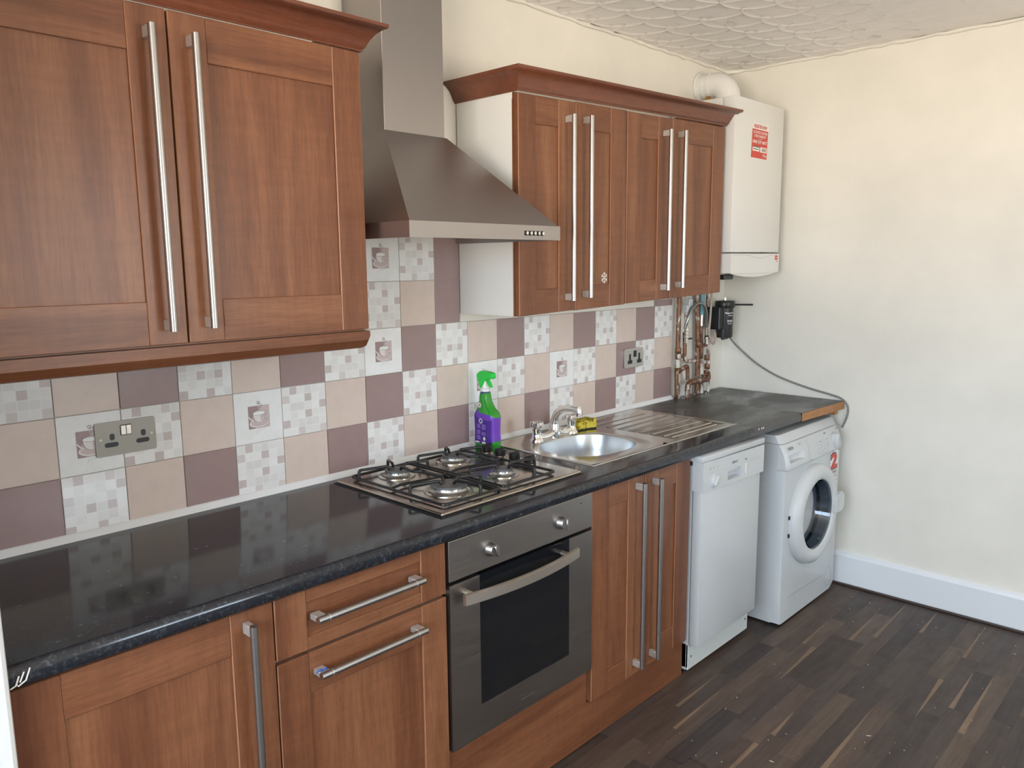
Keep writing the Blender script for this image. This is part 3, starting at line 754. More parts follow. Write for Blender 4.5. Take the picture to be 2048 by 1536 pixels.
# ------------------------------------------------------------------ gas hob
hb = root('gas_hob', 'stainless steel gas hob with four burners and black wire grates', 'gas hob', (1.03, -.31, ZT))
KX0, KX1, KY0, KY1, KZ = .738, 1.326, -.552, -.062, ZT+.011
bm = NB(); box(bm, KX0, KX1, KY0, KY1, ZT+.0003, KZ, .006, 3)
fin('plate', bm, hob_m, hb, smooth=40)
bm = NB(); box(bm, KX0-.004, KX1+.004, KY0-.004, KY1+.004, ZT+.0001, ZT+.0028); fin('seal', bm, black_pl, hb)
for i, (x, y) in enumerate(((1.300, -.150), (1.293, -.222), (1.285, -.297), (1.277, -.372))):
    bm = NB(); lathe(bm, [(.023, KZ), (.023, KZ+.003)], (x, y, 0), 'z', 24, 1)
    lathe(bm, [(.0185, KZ+.003), (.0195, KZ+.008), (.0185, KZ+.022), (.016, KZ+.024)], (x, y, 0), 'z', 24)
    box(bm, x-.0185, x+.0185, y-.0035, y+.0035, KZ+.018, KZ+.028, .0012, 1); fin('knob', bm, [black_pl, hob_m], hb, smooth=40)
for (x, y, r) in ((.892, -.165, .036), (.890, -.408, .051), (1.133, -.158, .036), (1.122, -.402, .029)):
    bm = NB(); lathe(bm, [(r+.022, KZ-.001), (r+.021, KZ+.003), (r+.012, KZ+.004), (r+.008, KZ+.001)], (x, y, 0), 'z', 36)
    bs = fin('burner', bm, hob_m, hb, smooth=40)
    bm = NB(); lathe(bm, [(r+.004, KZ), (r+.006, KZ+.006), (r+.002, KZ+.008), (r, KZ+.012), (r, KZ+.017), (r*.9, KZ+.018)], (x, y, 0), 'z', 36)
    for q in range(18):
        t = 2*PI*q/18; tube(bm, [(x+(r-.002)*math.cos(t), y+(r-.002)*math.sin(t), KZ+.0145), (x+(r+.0006)*math.cos(t), y+(r+.0006)*math.sin(t), KZ+.0145)], .0017, 6, mi=1)
    fin('crown', bm, [alu, black_gap], bs, smooth=40)
    bm = NB(); lathe(bm, [(r*1.0, KZ+.0175), (r*1.04, KZ+.0195), (r*1.02, KZ+.0225), (r*.9, KZ+.0235)], (x, y, 0), 'z', 36); fin('cap', bm, enamel, bs, smooth=40)
def grate(x0, x1, y0, y1, burners, label):
    g = T(fin('grate', _grate(x0, x1, y0, y1, burners), black_iron, hb, smooth=60), label)
def _grate(x0, x1, y0, y1, burners):
    bm = NB(); zb, zt, r = KZ+.009, KZ+.036, .0045
    def rc(x, y, sx_, sy_, q=.012): return [(x+sx_*q*(1-math.cos(t)) , y+sy_*q*(1-math.sin(t)), zb) for t in (0, PI/6, PI/3, PI/2)]
    loop = []
    for (x, y, a, b2, rev) in ((x0, y0, 1, 1, 0), (x1, y0, -1, 1, 1), (x1, y1, -1, -1, 0), (x0, y1, 1, -1, 1)):
        p = rc(x, y, a, b2); loop += p[::-1] if rev else p
    tube(bm, loop, r, 8, closed=True)
    for (cx, cy) in burners:
        for (sx_, sy_) in ((x0, cy), (x1, cy)):
            s = 1 if sx_ < cx else -1
            tube(bm, smoothcorner([(sx_, sy_+s*.03, zb), (sx_, sy_+s*.03, zt), (cx-s*.028, cy+s*.006, zt), (cx-s*.024, cy+s*.003, zt-.012)]), r, 8)
    # long wires along the depth carrying the front and back prongs
    xm = (x0+x1)/2
    for (cx, cy), ye in zip(burners, (y0, y1)):
        s = 1 if ye < cy else -1
        tube(bm, smoothcorner([(cx+.02, ye, zb), (cx+.02, ye, zt), (cx+.004, cy-s*.028, zt), (cx+.002, cy-s*.02, zt-.010)]), r, 8)
    (ax_, ay), (bx_, by) = burners
    ym = (ay+by)/2
    tube(bm, smoothcorner([(ax_+.002, ay+.024, zt-.010), (ax_+.003, ay+.030, zt), (xm+.01, ym-.02, zt), (xm+.012, ym-.01, zt+.004), (xm-.01, ym+.02, zt), (bx_-.003, by-.030, zt), (bx_-.002, by-.022, zt-.010)]), r, 8)
    tube(bm, smoothcorner([(x0, ym, zb), (x0+.05, ym+.01, zb), (x1-.05, ym-.01, zb), (x1, ym, zb)]), r, 8)
    for x, y in ((x0+.02, y0), (x1-.02, y0), (x0+.02, y1), (x1-.02, y1)): tube(bm, [(x, y, KZ-.0005), (x, y, zb)], .003, 6)
    return bm
def smoothcorner(pts, q=.008):
    pts = [Vector(p) for p in pts]; out = [pts[0]]
    for a, b_, c in zip(pts, pts[1:], pts[2:]):
        d1, d2 = (a-b_), (c-b_); k1 = min(q, d1.length*.45); k2 = min(q, d2.length*.45)
        p, s = b_+d1.normalized()*k1, b_+d2.normalized()*k2
        for t in (0, .33, .67, 1): out.append((1-t)**2*p+2*t*(1-t)*b_+t*t*s)
    return out+[pts[-1]]
grate(.772, .992, -.522, -.094, ((.890, -.408), (.892, -.165)), 'black wire grate over the two left burners')
grate(1.008, 1.236, -.518, -.098, ((1.122, -.402), (1.133, -.158)), 'black wire grate over the two right burners')

# ------------------------------------------------------------------ sink
sk = root('kitchen_sink', 'stainless steel inset sink with oval bowl and ribbed drainer', 'sink', (1.88, -.3, ZT))
KS = dict(x0=1.425, x1=2.345, y0=-.520, y1=-.045); ZS = ZT+.0035
bcx, bcy, brx, bry = 1.650, -.318, .182, .146
def sup(cx, cy, rx, ry, z, n=48, e=2.6):
    o = []
    for i in range(n):
        t = 2*PI*(i+.5)/n; c, s = math.cos(t), math.sin(t)
        o.append((cx+rx*math.copysign(abs(c)**(2/e), c), cy+ry*math.copysign(abs(s)**(2/e), s), z))
    return o
def sq(x0, x1, y0, y1, z, cx, cy, n=48):
    o = []
    for i in range(n):
        t = 2*PI*(i+.5)/n; c, s = math.cos(t), math.sin(t)
        kx = ((x1-cx) if c > 0 else (cx-x0))/max(abs(c), 1e-9); ky = ((y1-cy) if s > 0 else (cy-y0))/max(abs(s), 1e-9); k = min(kx, ky)
        o.append((cx+c*k, cy+s*k, z))
    return o
bm = NB()
yk = lambda x: -.020*(x-1.425)/.92
bx1 = 1.86
A_ = ring(bm, sq(KS['x0'], bx1, KS['y0'], KS['y1'], ZS, bcx, bcy)); B_ = ring(bm, sup(bcx, bcy, brx+.006, bry+.006, ZS)); Cc = ring(bm, sup(bcx, bcy, brx, bry, ZS-.003))
bridge(bm, A_, B_); bridge(bm, B_, Cc)
# drainer with a shallow recess
dx0, dx1, dy0, dy1 = 1.93, 2.315, -.490, -.085
for q in ((bx1, dx0, KS['y0'], KS['y1'], ZS), (dx1, KS['x1'], KS['y0'], KS['y1'], ZS), (dx0, dx1, KS['y0'], dy0, ZS), (dx0, dx1, dy1, KS['y1'], ZS)):
    flat(bm, [(q[0], q[2]), (q[1], q[2]), (q[1], q[3]), (q[0], q[3])], 'z', q[4])
o1 = ring(bm, [(dx0, dy0, ZS), (dx1, dy0, ZS), (dx1, dy1, ZS), (dx0, dy1, ZS)]); o2 = ring(bm, [(dx0+.006, dy0+.006, ZS-.0022), (dx1-.006, dy0+.006, ZS-.0022), (dx1-.006, dy1-.006, ZS-.0022), (dx0+.006, dy1-.006, ZS-.0022)])
bridge(bm, o1, o2); cap(bm, o2)
# rolled rim
e1 = [(KS['x0'], KS['y0']), (KS['x1'], KS['y0']), (KS['x1'], KS['y1']), (KS['x0'], KS['y1'])]
cx_, cy_ = 1.885, -.2825
rimr = []
for off, z in ((0, ZS), (.002, ZS+.0006), (.005, ZS-.0004), (.006, ZT+.0003)):
    rimr.append(ring(bm, [(x+math.copysign(off, x-cx_), y+math.copysign(off, y-cy_), z) for x, y in e1]))
for a, b_ in zip(rimr, rimr[1:]): bridge(bm, a, b_)
bmesh.ops.remove_doubles(bm, verts=bm.verts[:], dist=1e-5)
for v in bm.verts: v.co.y += yk(v.co.x)*max(0, min(1, (-.1-v.co.y)/.3))
fin('deck', bm, sink_m, sk, smooth=30)
bm = NB(); rs = []
for kx, dz in ((1, -.003), (.985, -.012), (.95, -.06), (.90, -.110), (.82, -.135), (.65, -.147), (.3, -.152), (.12, -.153)): rs.append(ring(bm, sup(bcx, bcy, brx*kx, bry*kx, ZS+dz)))
for a, b_ in zip(rs, rs[1:]): bridge(bm, a, b_)
cap(bm, rs[-1]); 
for v in bm.verts: v.co.y += yk(v.co.x)*max(0, min(1, (-.1-v.co.y)/.3))
bw = fin('bowl', bm, bowl_m, sk, smooth=60)
ovx, ovy = 1.500, -.235
bm = NB(); d_ = Vector((.9, -.43, .12)).normalized()
for q, (r, h0, h1) in enumerate(((.016, 0, .004), (.010, .004, .005))):
    tube(bm, [Vector((1.489, -.236, .878))+d_*h0, Vector((1.489, -.236, .878))+d_*h1], r, 16, mi=q)
fin('overflow', bm, [chrome, black_gap], bw, smooth=40)
bm = NB(); lathe(bm, [(.038, ZS-.1515), (.034, ZS-.149), (.02, ZS-.150)], (bcx, bcy, 0), 'z', 24); fin('waste', bm, chrome, bw, smooth=40)
for i, y in enumerate((-.135, -.185, -.235, -.285, -.335, -.385, -.435, -.470)):
    bm = NB(); xa, xb = 1.945+.002*i, 2.300-(.018 if i in (0, 7) else 0)
    yy = lambda x: y+yk(x)*max(0, min(1, (-.1-y)/.3))
    prof = [(-.006, 0), (-.003, .0028), (.003, .0028), (.006, 0)]
    a = ring(bm, [(xa, yy(xa)+p[0], ZS-.0024+p[1]) for p in prof]); b_ = ring(bm, [(xb, yy(xb)+p[0], ZS-.0024+p[1]) for p in prof])
    bridge(bm, a, b_); cap(bm, a); cap(bm, b_); fin('drainer_rib', bm, sink_m, sk, smooth=50)

# mixer tap
tp = root('mixer_tap', 'chrome mixer tap with curved spout and two cross-head handles behind the sink bowl', 'tap', (1.665, -.148, ZS))
Z0 = ZS
bm = NB(); 
pts = []
for sx_, r0 in ((1.563, .026), (1.767, .026)): lathe(bm, [(r0, Z0), (r0, Z0+.006), (.020, Z0+.012), (.016, Z0+.035), (.019, Z0+.045), (.019, Z0+.050)], (sx_, -.148, 0), 'z', 20)
tube(bm, smoothpath([(1.563, -.148, Z0+.018), (1.60, -.148, Z0+.010), (1.64, -.148, Z0+.014), (1.665, -.148, Z0+.022), (1.69, -.148, Z0+.014), (1.73, -.148, Z0+.010), (1.767, -.148, Z0+.018)], 4), [.015]*25, 12)
lathe(bm, [(.022, Z0), (.023, Z0+.02), (.019, Z0+.045), (.0175, Z0+.052)], (1.665, -.148, 0), 'z', 20)
fin('body', bm, chrome, tp, smooth=45)
bm = NB()
tube(bm, smoothpath([(1.665, -.148, Z0+.050), (1.664, -.152, Z0+.075), (1.661, -.170, Z0+.100), (1.656, -.205, Z0+.117), (1.650, -.245, Z0+.124), (1.645, -.285, Z0+.125)], 5), [.0155]*4+[.014]*8+[.0125]*14, 14)
tube(bm, [(1.6455, -.281, Z0+.130), (1.6455, -.282, Z0+.118), (1.6455, -.283, Z0+.100)], [.011, .0135, .0125], 14)
fin('spout', bm, chrome, tp, smooth=45)
for sx_ in (1.563, 1.767):
    bm = NB(); zc = Z0+.050
    lathe(bm, [(.015, zc), (.019, zc+.006), (.020, zc+.020), (.014, zc+.026), (.006, zc+.027)], (sx_, -.148, 0), 'z', 16)
    for q in range(4):
        t = PI/4+PI/2*q; lathe(bm, [(.003, zc+.004), (.0095, zc+.008), (.0095, zc+.022), (.004, zc+.026)], (sx_+.0165*math.cos(t), -.148+.0165*math.sin(t), 0), 'z', 10)
    fin('handle', bm, chrome, tp, smooth=50)

# sponge
sg = root('sponge', 'worn yellow scouring sponge beside the tap', 'sponge', (1.848, -.135, ZS))
def blob(x0, x1, y0, y1, z0, z1, m, name, sd, amp):
    bm = NB(); box(bm, x0, x1, y0, y1, z0, z1)
    bmesh.ops.subdivide_edges(bm, edges=bm.edges[:], cuts=5, use_grid_fill=True); r = random.Random(sd)
    for v in bm.verts:
        t = (v.co.x-x0)/(x1-x0); pinch = .006*math.exp(-((t-.55)/.18)**2)
        if abs(v.co.y-y0) < 1e-6: v.co.y += pinch
        if abs(v.co.y-y1) < 1e-6: v.co.y -= pinch
        v.co += Vector((r.uniform(-amp, amp), r.uniform(-amp, amp), r.uniform(-amp, amp) if v.co.z > z0+.002 else 0))
    bmesh.ops.rotate(bm, verts=bm.verts[:], cent=(1.848, -.135, 0), matrix=Matrix.Rotation(-.12, 3, 'Z'))
    return fin(name, bm, m, sg, smooth=80)
blob(1.800, 1.900, -.166, -.104, ZS+.0065, ZS+.040, sponge_m, 'foam', 2, .0018)
blob(1.801, 1.899, -.166, -.105, ZS+.0003, ZS+.0075, scour_m, 'scouring_pad', 3, .0008)

# spray bottle
sb = root('spray_bottle', 'green and purple trigger spray cleaner bottle standing behind the hob knobs', 'bottle', (1.362, -.092, ZT))
def rr_ring(hx, hy, z, cy=0., n=32, e=4.5):
    return [(1.362+hx*math.copysign(abs(math.cos(t))**(2/e), math.cos(t)), -.092+cy+hy*math.copysign(abs(math.sin(t))**(2/e), math.sin(t)), z) for t in [2*PI*(i+.5)/n for i in range(n)]]
bm = NB(); zb = ZT+.0005
secs = [(.024, .042, 0, 0), (.028, .047, .004, 0), (.0285, .048, .03, 0), (.027, .046, .07, 0), (.028, .0475, .10, 0), (.0285, .048, .125, 0), (.027, .044, .137, .001), (.024, .035, .150, .004), (.021, .028, .165, .007), (.0185, .0235, .180, .009), (.0175, .021, .195, .010), (.0165, .019, .205, .010), (.015, .0165, .208, .010)]
rs = [ring(bm, rr_ring(a, b_, zb+c, d2, e=(4.5 if c < .14 else 2.8))) for a, b_, c, d2 in secs]
for i, (a, b_) in enumerate(zip(rs, rs[1:])): bridge(bm, a, b_)
cap(bm, rs[0]); cap(bm, rs[-1])
bot = fin('body', bm, dgreen, sb, smooth=60)
# wrap-around label: purple band following the body with a slanting top edge
def label_band(zlo, zhi, off, m, name, i0=0, i1=32):
    bm = NB(); n = 32; rows = 12; grid = []
    for k in range(rows+1):
        row = []
        for i in range(i0, i1+1):
            t = 2*PI*((i % n)+.5)/n; z = zlo(t)+(zhi(t)-zlo(t))*k/rows
            for q in range(len(secs)-1):
                if secs[q][2] <= z <= secs[q+1][2]: break
            f = (z-secs[q][2])/(secs[q+1][2]-secs[q][2]); hx = secs[q][0]*(1-f)+secs[q+1][0]*f+off; hy = secs[q][1]*(1-f)+secs[q+1][1]*f+off; cy = secs[q][3]*(1-f)+secs[q+1][3]*f
            e = 4.5 if z < .14 else 2.8
            row.append(bm.verts.new((1.362+hx*math.copysign(abs(math.cos(t))**(2/e), math.cos(t)), -.092+cy+hy*math.copysign(abs(math.sin(t))**(2/e), math.sin(t)), zb+z)))
        grid.append(row)
    for a, b_ in zip(grid, grid[1:]): bridge(bm, a, b_, closed=False)
    return fin(name, bm, m, sb, smooth=60)
# angle t: 0=+x, 90=+y (rear), 180=-x (broad face to the left), 270=-y (nozzle side)
label_band(lambda t: .024+.012*max(0, -math.sin(t)), lambda t: .120+.034*max(0, math.sin(t))+.014*max(0, -math.cos(t)), .0006, purple, 'label_wrap')
label_band(lambda t: .026, lambda t: .112+.03*max(0, math.sin(t)), .0010, dpurple, 'label_panel', 11, 20)
def pface(y, z):   # on the broad -x face of the bottle
    return (1.362-.0285-.0026, y, zb+z)
bm = NB()
for (y0, y1, z0, z1) in ((-.112, -.090, .078, .098), (-.086, -.066, .082, .100), (-.112, -.090, .058, .074), (-.086, -.066, .060, .078), (-.086, -.066, .040, .056)):
    n = int((z1-z0)/.004)
    for q in range(n):
        z = z0+q*.004; f = [pface(y0, z), pface(y1-random.uniform(0, .004), z), pface(y1-.002, z+.0022), pface(y0, z+.0022)]; cap(bm, ring(bm, f))
fin('small_print', bm, lpurple, sb)
bm = NB()
def face_poly(pts, mi=0): cap(bm, ring(bm, [pface(y, z) for y, z in pts]), mi)
face_poly([(-.112+.0, .045), (-.105, .054), (-.098, .045), (-.105, .036)])
face_poly([(-.080, .028), (-.060, .028), (-.060, .033), (-.080, .033)]); face_poly([(-.112, .026), (-.094, .026), (-.094, .034), (-.112, .034)])
for q in range(9):
    t = 2*PI*q/9; c, s = math.cos(t), math.sin(t)
    face_poly([(-.088+.004*c, .108+.004*s), (-.088-.0018*s+.006*c, .108+.0018*c+.006*s), (-.088+.013*c, .108+.013*s), (-.088+.0018*s+.006*c, .108-.0018*c+.006*s)])
fin('label_marks', bm, white_print, sb)['kind'] = 'stuff'
bm = NB()
for q in range(12):
    t = 2*PI*q/12; c, s = math.cos(t), math.sin(t); y0, z0 = -.078, .163
    xf = lambda y, z: (1.362-.0215-.0035-(.165-z)*.14, y, zb+z)
    cap(bm, ring(bm, [xf(y0+.003*c, z0+.003*s), xf(y0-.0016*s+.005*c, z0+.0016*c+.005*s), xf(y0+.012*c, z0+.012*s), xf(y0+.0016*s+.005*c, z0-.0016*c+.005*s)]))
fin('starburst', bm, white_print, sb)
bm = NB(); lathe(bm, [(.0172, zb+.203), (.0175, zb+.210), (.0165, zb+.211)], (1.362, -.082, 0), 'z', 24); fin('neck_band', bm, dpurple, sb, smooth=40)
bm = NB(); lathe(bm, [(.0162, zb+.211), (.0165, zb+.220), (.012, zb+.224), (.010, zb+.245), (.009, zb+.25)], (1.362, -.082, 0), 'z', 24); fin('collar', bm, white_cl, sb, smooth=40)
bm = NB()  # trigger head, side view outline in (y,z): nozzle towards -y
out = [(-.058, .256), (-.062, .222), (-.078, .222), (-.082, .240), (-.090, .254), (-.100, .261), (-.110, .259), (-.125, .2585), (-.128, .266), (-.127, .277), (-.122, .281), (-.100, .283), (-.080, .2855), (-.064, .283), (-.052, .275), (-.047, .266), (-.048, .258)]
fs = prism(bm, [(y, zb+z) for y, z in out], 'x', 1.362-.011, 1.362+.011)
bmesh.ops.bevel(bm, geom=list({e for f in fs for e in f.edges}), offset=.003, segments=2, profile=.5, affect='EDGES')
fin('spray_head', bm, green, sb, smooth=40)
bm = NB()
fs = prism(bm, [(y, zb+z) for y, z in [(-.088, .262), (-.096, .262), (-.101, .252), (-.108, .240), (-.1165, .2305), (-.1165, .227), (-.108, .229), (-.098, .238), (-.091, .250)]], 'x', 1.362-.006, 1.362+.006)
bmesh.ops.bevel(bm, geom=list({e for f in fs for e in f.edges}), offset=.0012, segments=1, affect='EDGES'); fin('trigger', bm, green, sb, smooth=40)

# ------------------------------------------------------------------ sockets
def rrect(x0, x1, z0, z1, r, n=5):
    o = []
    for cx, cz, a in ((x1-r, z1-r, 0), (x0+r, z1-r, PI/2), (x0+r, z0+r, PI), (x1-r, z0+r, 1.5*PI)):
        o += [(cx+r*math.cos(a+PI/2*i/n), cz+r*math.sin(a+PI/2*i/n)) for i in range(n+1)]
    return o
so = root('double_socket', 'flat brushed steel double socket on the tiles below the left cupboard', 'socket', (.158, -.008, 1.149))
YS = -.0085
bm = NB(); prism(bm, rrect(.084, .231, 1.107, 1.193, .006), 'y', YS, YS-.004); fin('plate', bm, sock_m, so)
for x in (.121, .197):
    bm = NB(); prism(bm, rrect(x-.0165, x+.0165, 1.129, 1.141, .006), 'y', YS, YS-.0045)
    prism(bm, rrect(x-.0055+.002, x+.0065+.002, 1.146, 1.163, .0059), 'y', YS, YS-.0045); fin('socket_outlet', bm, black_pl, so)
bm = NB(); prism(bm, rrect(.1435, .1720, 1.155, 1.182, .003), 'y', YS, YS-.0045); sw = fin('switch_surround', bm, black_pl, so)
for a in (.1450, .1582): 
    bm = NB(); box(bm, a, a+.0124, YS-.0065, YS, 1.1565, 1.1805, .0008, 1); fin('rocker', bm, satin_handle, so)
for x in (.096, .2195):
    bm = NB(); lathe(bm, [(.0036, YS-.0052), (.0036, YS)], (x, 0, 1.150), 'y', 12); fin('screw', bm, chrome, so)
so = root('double_socket', 'small chrome-edged double socket on the tiles below the boiler-side cupboard', 'socket', (2.37, -.008, 1.146))
bm = NB(); fs = prism(bm, rrect(2.298, 2.446, 1.104, 1.190, .010), 'y', YS, YS-.009)
fin('plate', bm, sock_ch, so, smooth=40)
bm = NB(); prism(bm, rrect(2.304, 2.440, 1.110, 1.184, .007), 'y', YS-.009, YS-.0098); fin('plate_face', bm, sock_f, so)
for x in (2.340, 2.412):
    bm = NB(); box(bm, x-.017, x+.017, YS-.0103, YS-.008, 1.121, 1.137); box(bm, x-.008, x+.006, YS-.0103, YS-.008, 1.137, 1.166); fin('socket_outlet', bm, black_pl, so)
bm = NB(); box(bm, 2.366, 2.388, YS-.0125, YS-.008, 1.150, 1.179, .001, 1); fin('rocker', bm, black_pl, so)

# ------------------------------------------------------------------ boiler and flue
bo = root('boiler', 'white wall-hung gas boiler with a red sticker in the corner', 'boiler', (2.89, 0, 1.51))
BX0, BX1, BY, BZ0, BZ1 = 2.655, 3.128, -.33, 1.522, 2.286
bm = NB(); box(bm, BX0+.002, BX1-.002, -.268, -.006, BZ0+.004, BZ1, .003, 1); fin('body', bm, white_boil, bo)
bm = NB(); box(bm, BX0, BX1, BY, -.2705, 1.616, BZ1+.001, .004, 2); bf = fin('front_cover', bm, white_boil, bo, smooth=40)
bm = NB()
a = rrect(BX0, BX1+.004, BZ0, 1.610, .003, 2); fs = prism(bm, a, 'y', BY-.001, -.272)
lp = fin('lower_panel', bm, white_boil, bo)
bm = NB(); rows = []
for i in range(17):
    t = i/16; x = BX0+.004+t*(BX1-BX0-.008); zb_ = BZ0-.019*math.sin(PI*t)**.8
    rows.append(ring(bm, [(x, BY+.004, BZ0+.001), (x, BY+.006, zb_), (x, -.275, zb_+.006), (x, -.275, BZ0+.001)]))
for a, b_ in zip(rows, rows[1:]): bridge(bm, a, b_)
cap(bm, rows[0]); cap(bm, rows[-1]); fin('curved_bottom', bm, white_boil, bo, smooth=40)
bm = NB(); ribbon(bm, [(BX0+.01+i*.45/24, 1.605-.010*math.exp(-((i-14)/4.5)**2)*1.6) for i in range(25)], .0016, BY-.0014, 0)
ribbon(bm, [(2.93, 1.6135), (BX1-.003, 1.6135)], .0022, BY-.0008, 1); fin('panel_line', bm, [light_print, black_gap], lp)
bm = NB(); prism(bm, rrect(3.088, 3.116, 1.581, 1.602, .006), 'y', BY-.001, BY-.0016); ribbon(bm, [(3.096, 1.5915), (3.108, 1.5915)], .004, BY-.0018, 1)
ribbon(bm, [(3.100, 1.574), (3.114, 1.574)], .004, BY-.0014, 2); fin('badge', bm, [red_m, white_print, grey_print], lp, label='small red logo badge')
# sticker
bm = NB(); ys = BY-.0006
sl = lambda x, z: (x+.04*(z-2.19), ys, z)         # the sticker hangs slightly askew
def sp(poly, d, mi): cap(bm, ring(bm, [(x+.06*(z-2.19), ys-d, z) for x, z in poly]), mi)
X0, X1 = 2.813, 2.972
sp([(X0, 2.036), (X1, 2.036), (X1, 2.192), (X0, 2.192)], 0, 0); sp([(X0+.003, 2.039), (X1-.003, 2.039), (X1-.003, 2.165), (X0+.003, 2.165)], .0002, 1)
sp([(X0+.014, 2.069), (X0+.080, 2.069), (X0+.080, 2.091), (X0+.014, 2.091)], .0004, 0); sp([(X0+.014, 2.086), (X0+.080, 2.086), (X0+.080, 2.091), (X0+.014, 2.091)], .0006, 2); sp([(X0+.018, 2.076), (X0+.074, 2.076), (X0+.074, 2.080), (X0+.018, 2.080)], .0006, 2)
sp([(X0+.088, 2.067), (X0+.150, 2.067), (X0+.150, 2.090), (X0+.088, 2.090)], .0004, 0)
st = fin('sticker', bm, [white_print, red_m, grey_print], bf, label='red and white warranty registration sticker')
bm = NB(); fx = lambda a, b2: (a+.06*(b2-2.19), ys-.0008, b2)
text(bm, 'REGISTER NOW', X0+.018, 2.170, .124, .016, fx, 1)
text(bm, 'ACTIVATE YOUR FREE', X0+.012, 2.146, .136, .012, fx, 0); text(bm, '2 YEAR WARRANTY', X0+.020, 2.130, .118, .012, fx, 0)
text(bm, 'you call', X0+.062, 2.121, .036, .006, fx, 0); text(bm, '0800 597 8477', X0+.010, 2.103, .138, .015, fx, 0)
text(bm, 'Main', X0+.115, 2.048, .034, .013, fx, 0)
for i in range(7): ribbon_pts = [(X0+.098+i*.006, 2.071), (X0+.098+i*.006, 2.086)]; ribbon(bm, ribbon_pts, .003, ys-.0008, 2)
fin('lettering', bm, [white_print, red_m, grey_print], bf, label='sticker lettering')
bm = NB(); box(bm, 2.660, 2.742, -.30, -.24, 1.494, 1.516, .003, 1); fin('black_valve', bm, black_pl, bo)
bm = NB(); lathe(bm, [(.020, 2.286), (.020, 2.292), (.016, 2.294), (.016, 2.315), (.014, 2.318)], (2.750, -.14, 0), 'z', 16); fin('test_cap', bm, brass, bo, smooth=40)
fl = root('flue_pipe', 'white flue elbow running from the boiler top into the wall', 'flue', (2.915, -.1, 2.286))
bm = NB(); fr, fz, fx_, fy = .056, 2.402, 2.915, -.150
path = [(fx_, -.002, fz), (fx_, -.03, fz), (fx_, -.066, fz)]+[(fx_, -.08-.07*math.sin(t), fz-.07+.07*math.cos(t)) for t in [PI/2*i/10 for i in range(11)]]+[(fx_, fy, 2.2875)]
tube(bm, path, fr, 28); fin('elbow', bm, flue_m, fl, smooth=50)
for a, b_, r in ((-.002, -.014, .068), (-.030, -.038, .0585), (-.060, -.068, .0595)):
    bm = NB(); lathe(bm, [(r, a), (r, b_)], (fx_, 0, fz), 'y', 28); fin('collar', bm, flue_m, fl, smooth=50)

# ------------------------------------------------------------------ pipework in the corner
pw = root('pipework', 'old copper water pipes with flexible hose and valves in the corner below the boiler', 'pipes', (2.86, -.03, ZT))
def pipe(pts, r, m, n=10, sm=.012, name='pipe', label=None):
    bm = NB(); tube(bm, smoothcorner(pts, sm) if len(pts) > 2 else pts, r, n); return fin(name, bm, m, pw, smooth=60, label=label)
zt = 1.445
pipe([(2.722, -.030, ZT+.001), (2.720, -.030, 1.156)], .0125, paint_pipe); pipe([(2.720, -.030, 1.15), (2.722, -.030, zt)], .0115, copper)
pipe([(2.712, -.032, ZT+.001), (2.699, -.042, ZT+.02), (2.694, -.042, 1.050), (2.706, -.042, 1.060), (2.727, -.042, 1.052), (2.786, -.042, 1.070), (2.794, -.042, 1.058), (2.798, -.042, 1.000)], .010, copper)
pipe([(2.766, -.038, 1.235), (2.771, -.038, 1.127), (2.758, -.038, 1.119), (2.722, -.032, 1.121)], .0095, copper)
pipe([(2.771, -.036, 1.120), (2.777, -.036, 1.095), (2.800, -.036, 1.088), (2.889, -.036, 1.086)], .009, paint_pipe)
pipe([(2.772, -.038, 1.235), (2.774, -.038, zt)], .008, paint_pipe)
pipe([(2.914, -.028, ZT+.001), (2.906, -.028, 1.20), (2.892, -.028, zt)], .0125, copper)
pipe([(2.945, -.034, ZT+.001), (2.936, -.034, 1.09)], .010, paint_pipe); pipe([(2.936, -.034, 1.09), (2.925, -.034, 1.258)], .009, copper)
pipe([(2.918, -.040, 1.258), (2.919, -.040, 1.316)], .009, chrome, name='isolating_valve')
pipe([(2.920, -.040, 1.312), (2.917, -.040, zt)], .0135, blue_pl, label='pipe wrapped in light blue')
pipe([(2.983, -.034, 1.35), (2.983, -.034, zt)], .009, paint_pipe)
pipe([(3.006, -.036, .985), (2.996, -.036, 1.185)], .011, paint_pipe); pipe([(3.012, -.033, .97), (3.014, -.033, ZT+.001)], .009, paint_pipe)
pipe([(2.945, -.055, 1.200), (2.958, -.048, 1.160), (2.940, -.045, 1.158), (2.912, -.035, 1.160)], .009, copper)
pipe([(2.996, -.040, 1.010), (2.968, -.060, .985), (2.786, -.060, .988), (2.768, -.060, .970), (2.769, -.060, ZT+.001)], .0135, copper, 12, .02)
pipe([(2.930, -.045, 1.004), (2.985, -.045, 1.010)], .008, copper)
for x, z, y, m in ((2.766, 1.235, -.048, chrome), (2.940, 1.215, -.060, chrome)):
    bm = NB(); lathe(bm, [(.010, z-.05), (.010, z-.028), (.014, z-.026), (.014, z-.012), (.010, z-.010), (.010, z+.006), (.0135, z+.008), (.0135, z+.022), (.009, z+.024), (.009, z+.034)], (x, y, 0), 'z', 12); fin('valve', bm, m, pw, smooth=40)
bm = NB(); box(bm, 2.905, 2.945, -.078, -.066, 1.204, 1.213, .002, 1); fin('valve_lever', bm, black_pl, pw)
bm = NB(); box(bm, 2.776, 2.812, -.056, -.046, 1.200, 1.207, .002, 1); fin('valve_lever', bm, black_pl, pw)
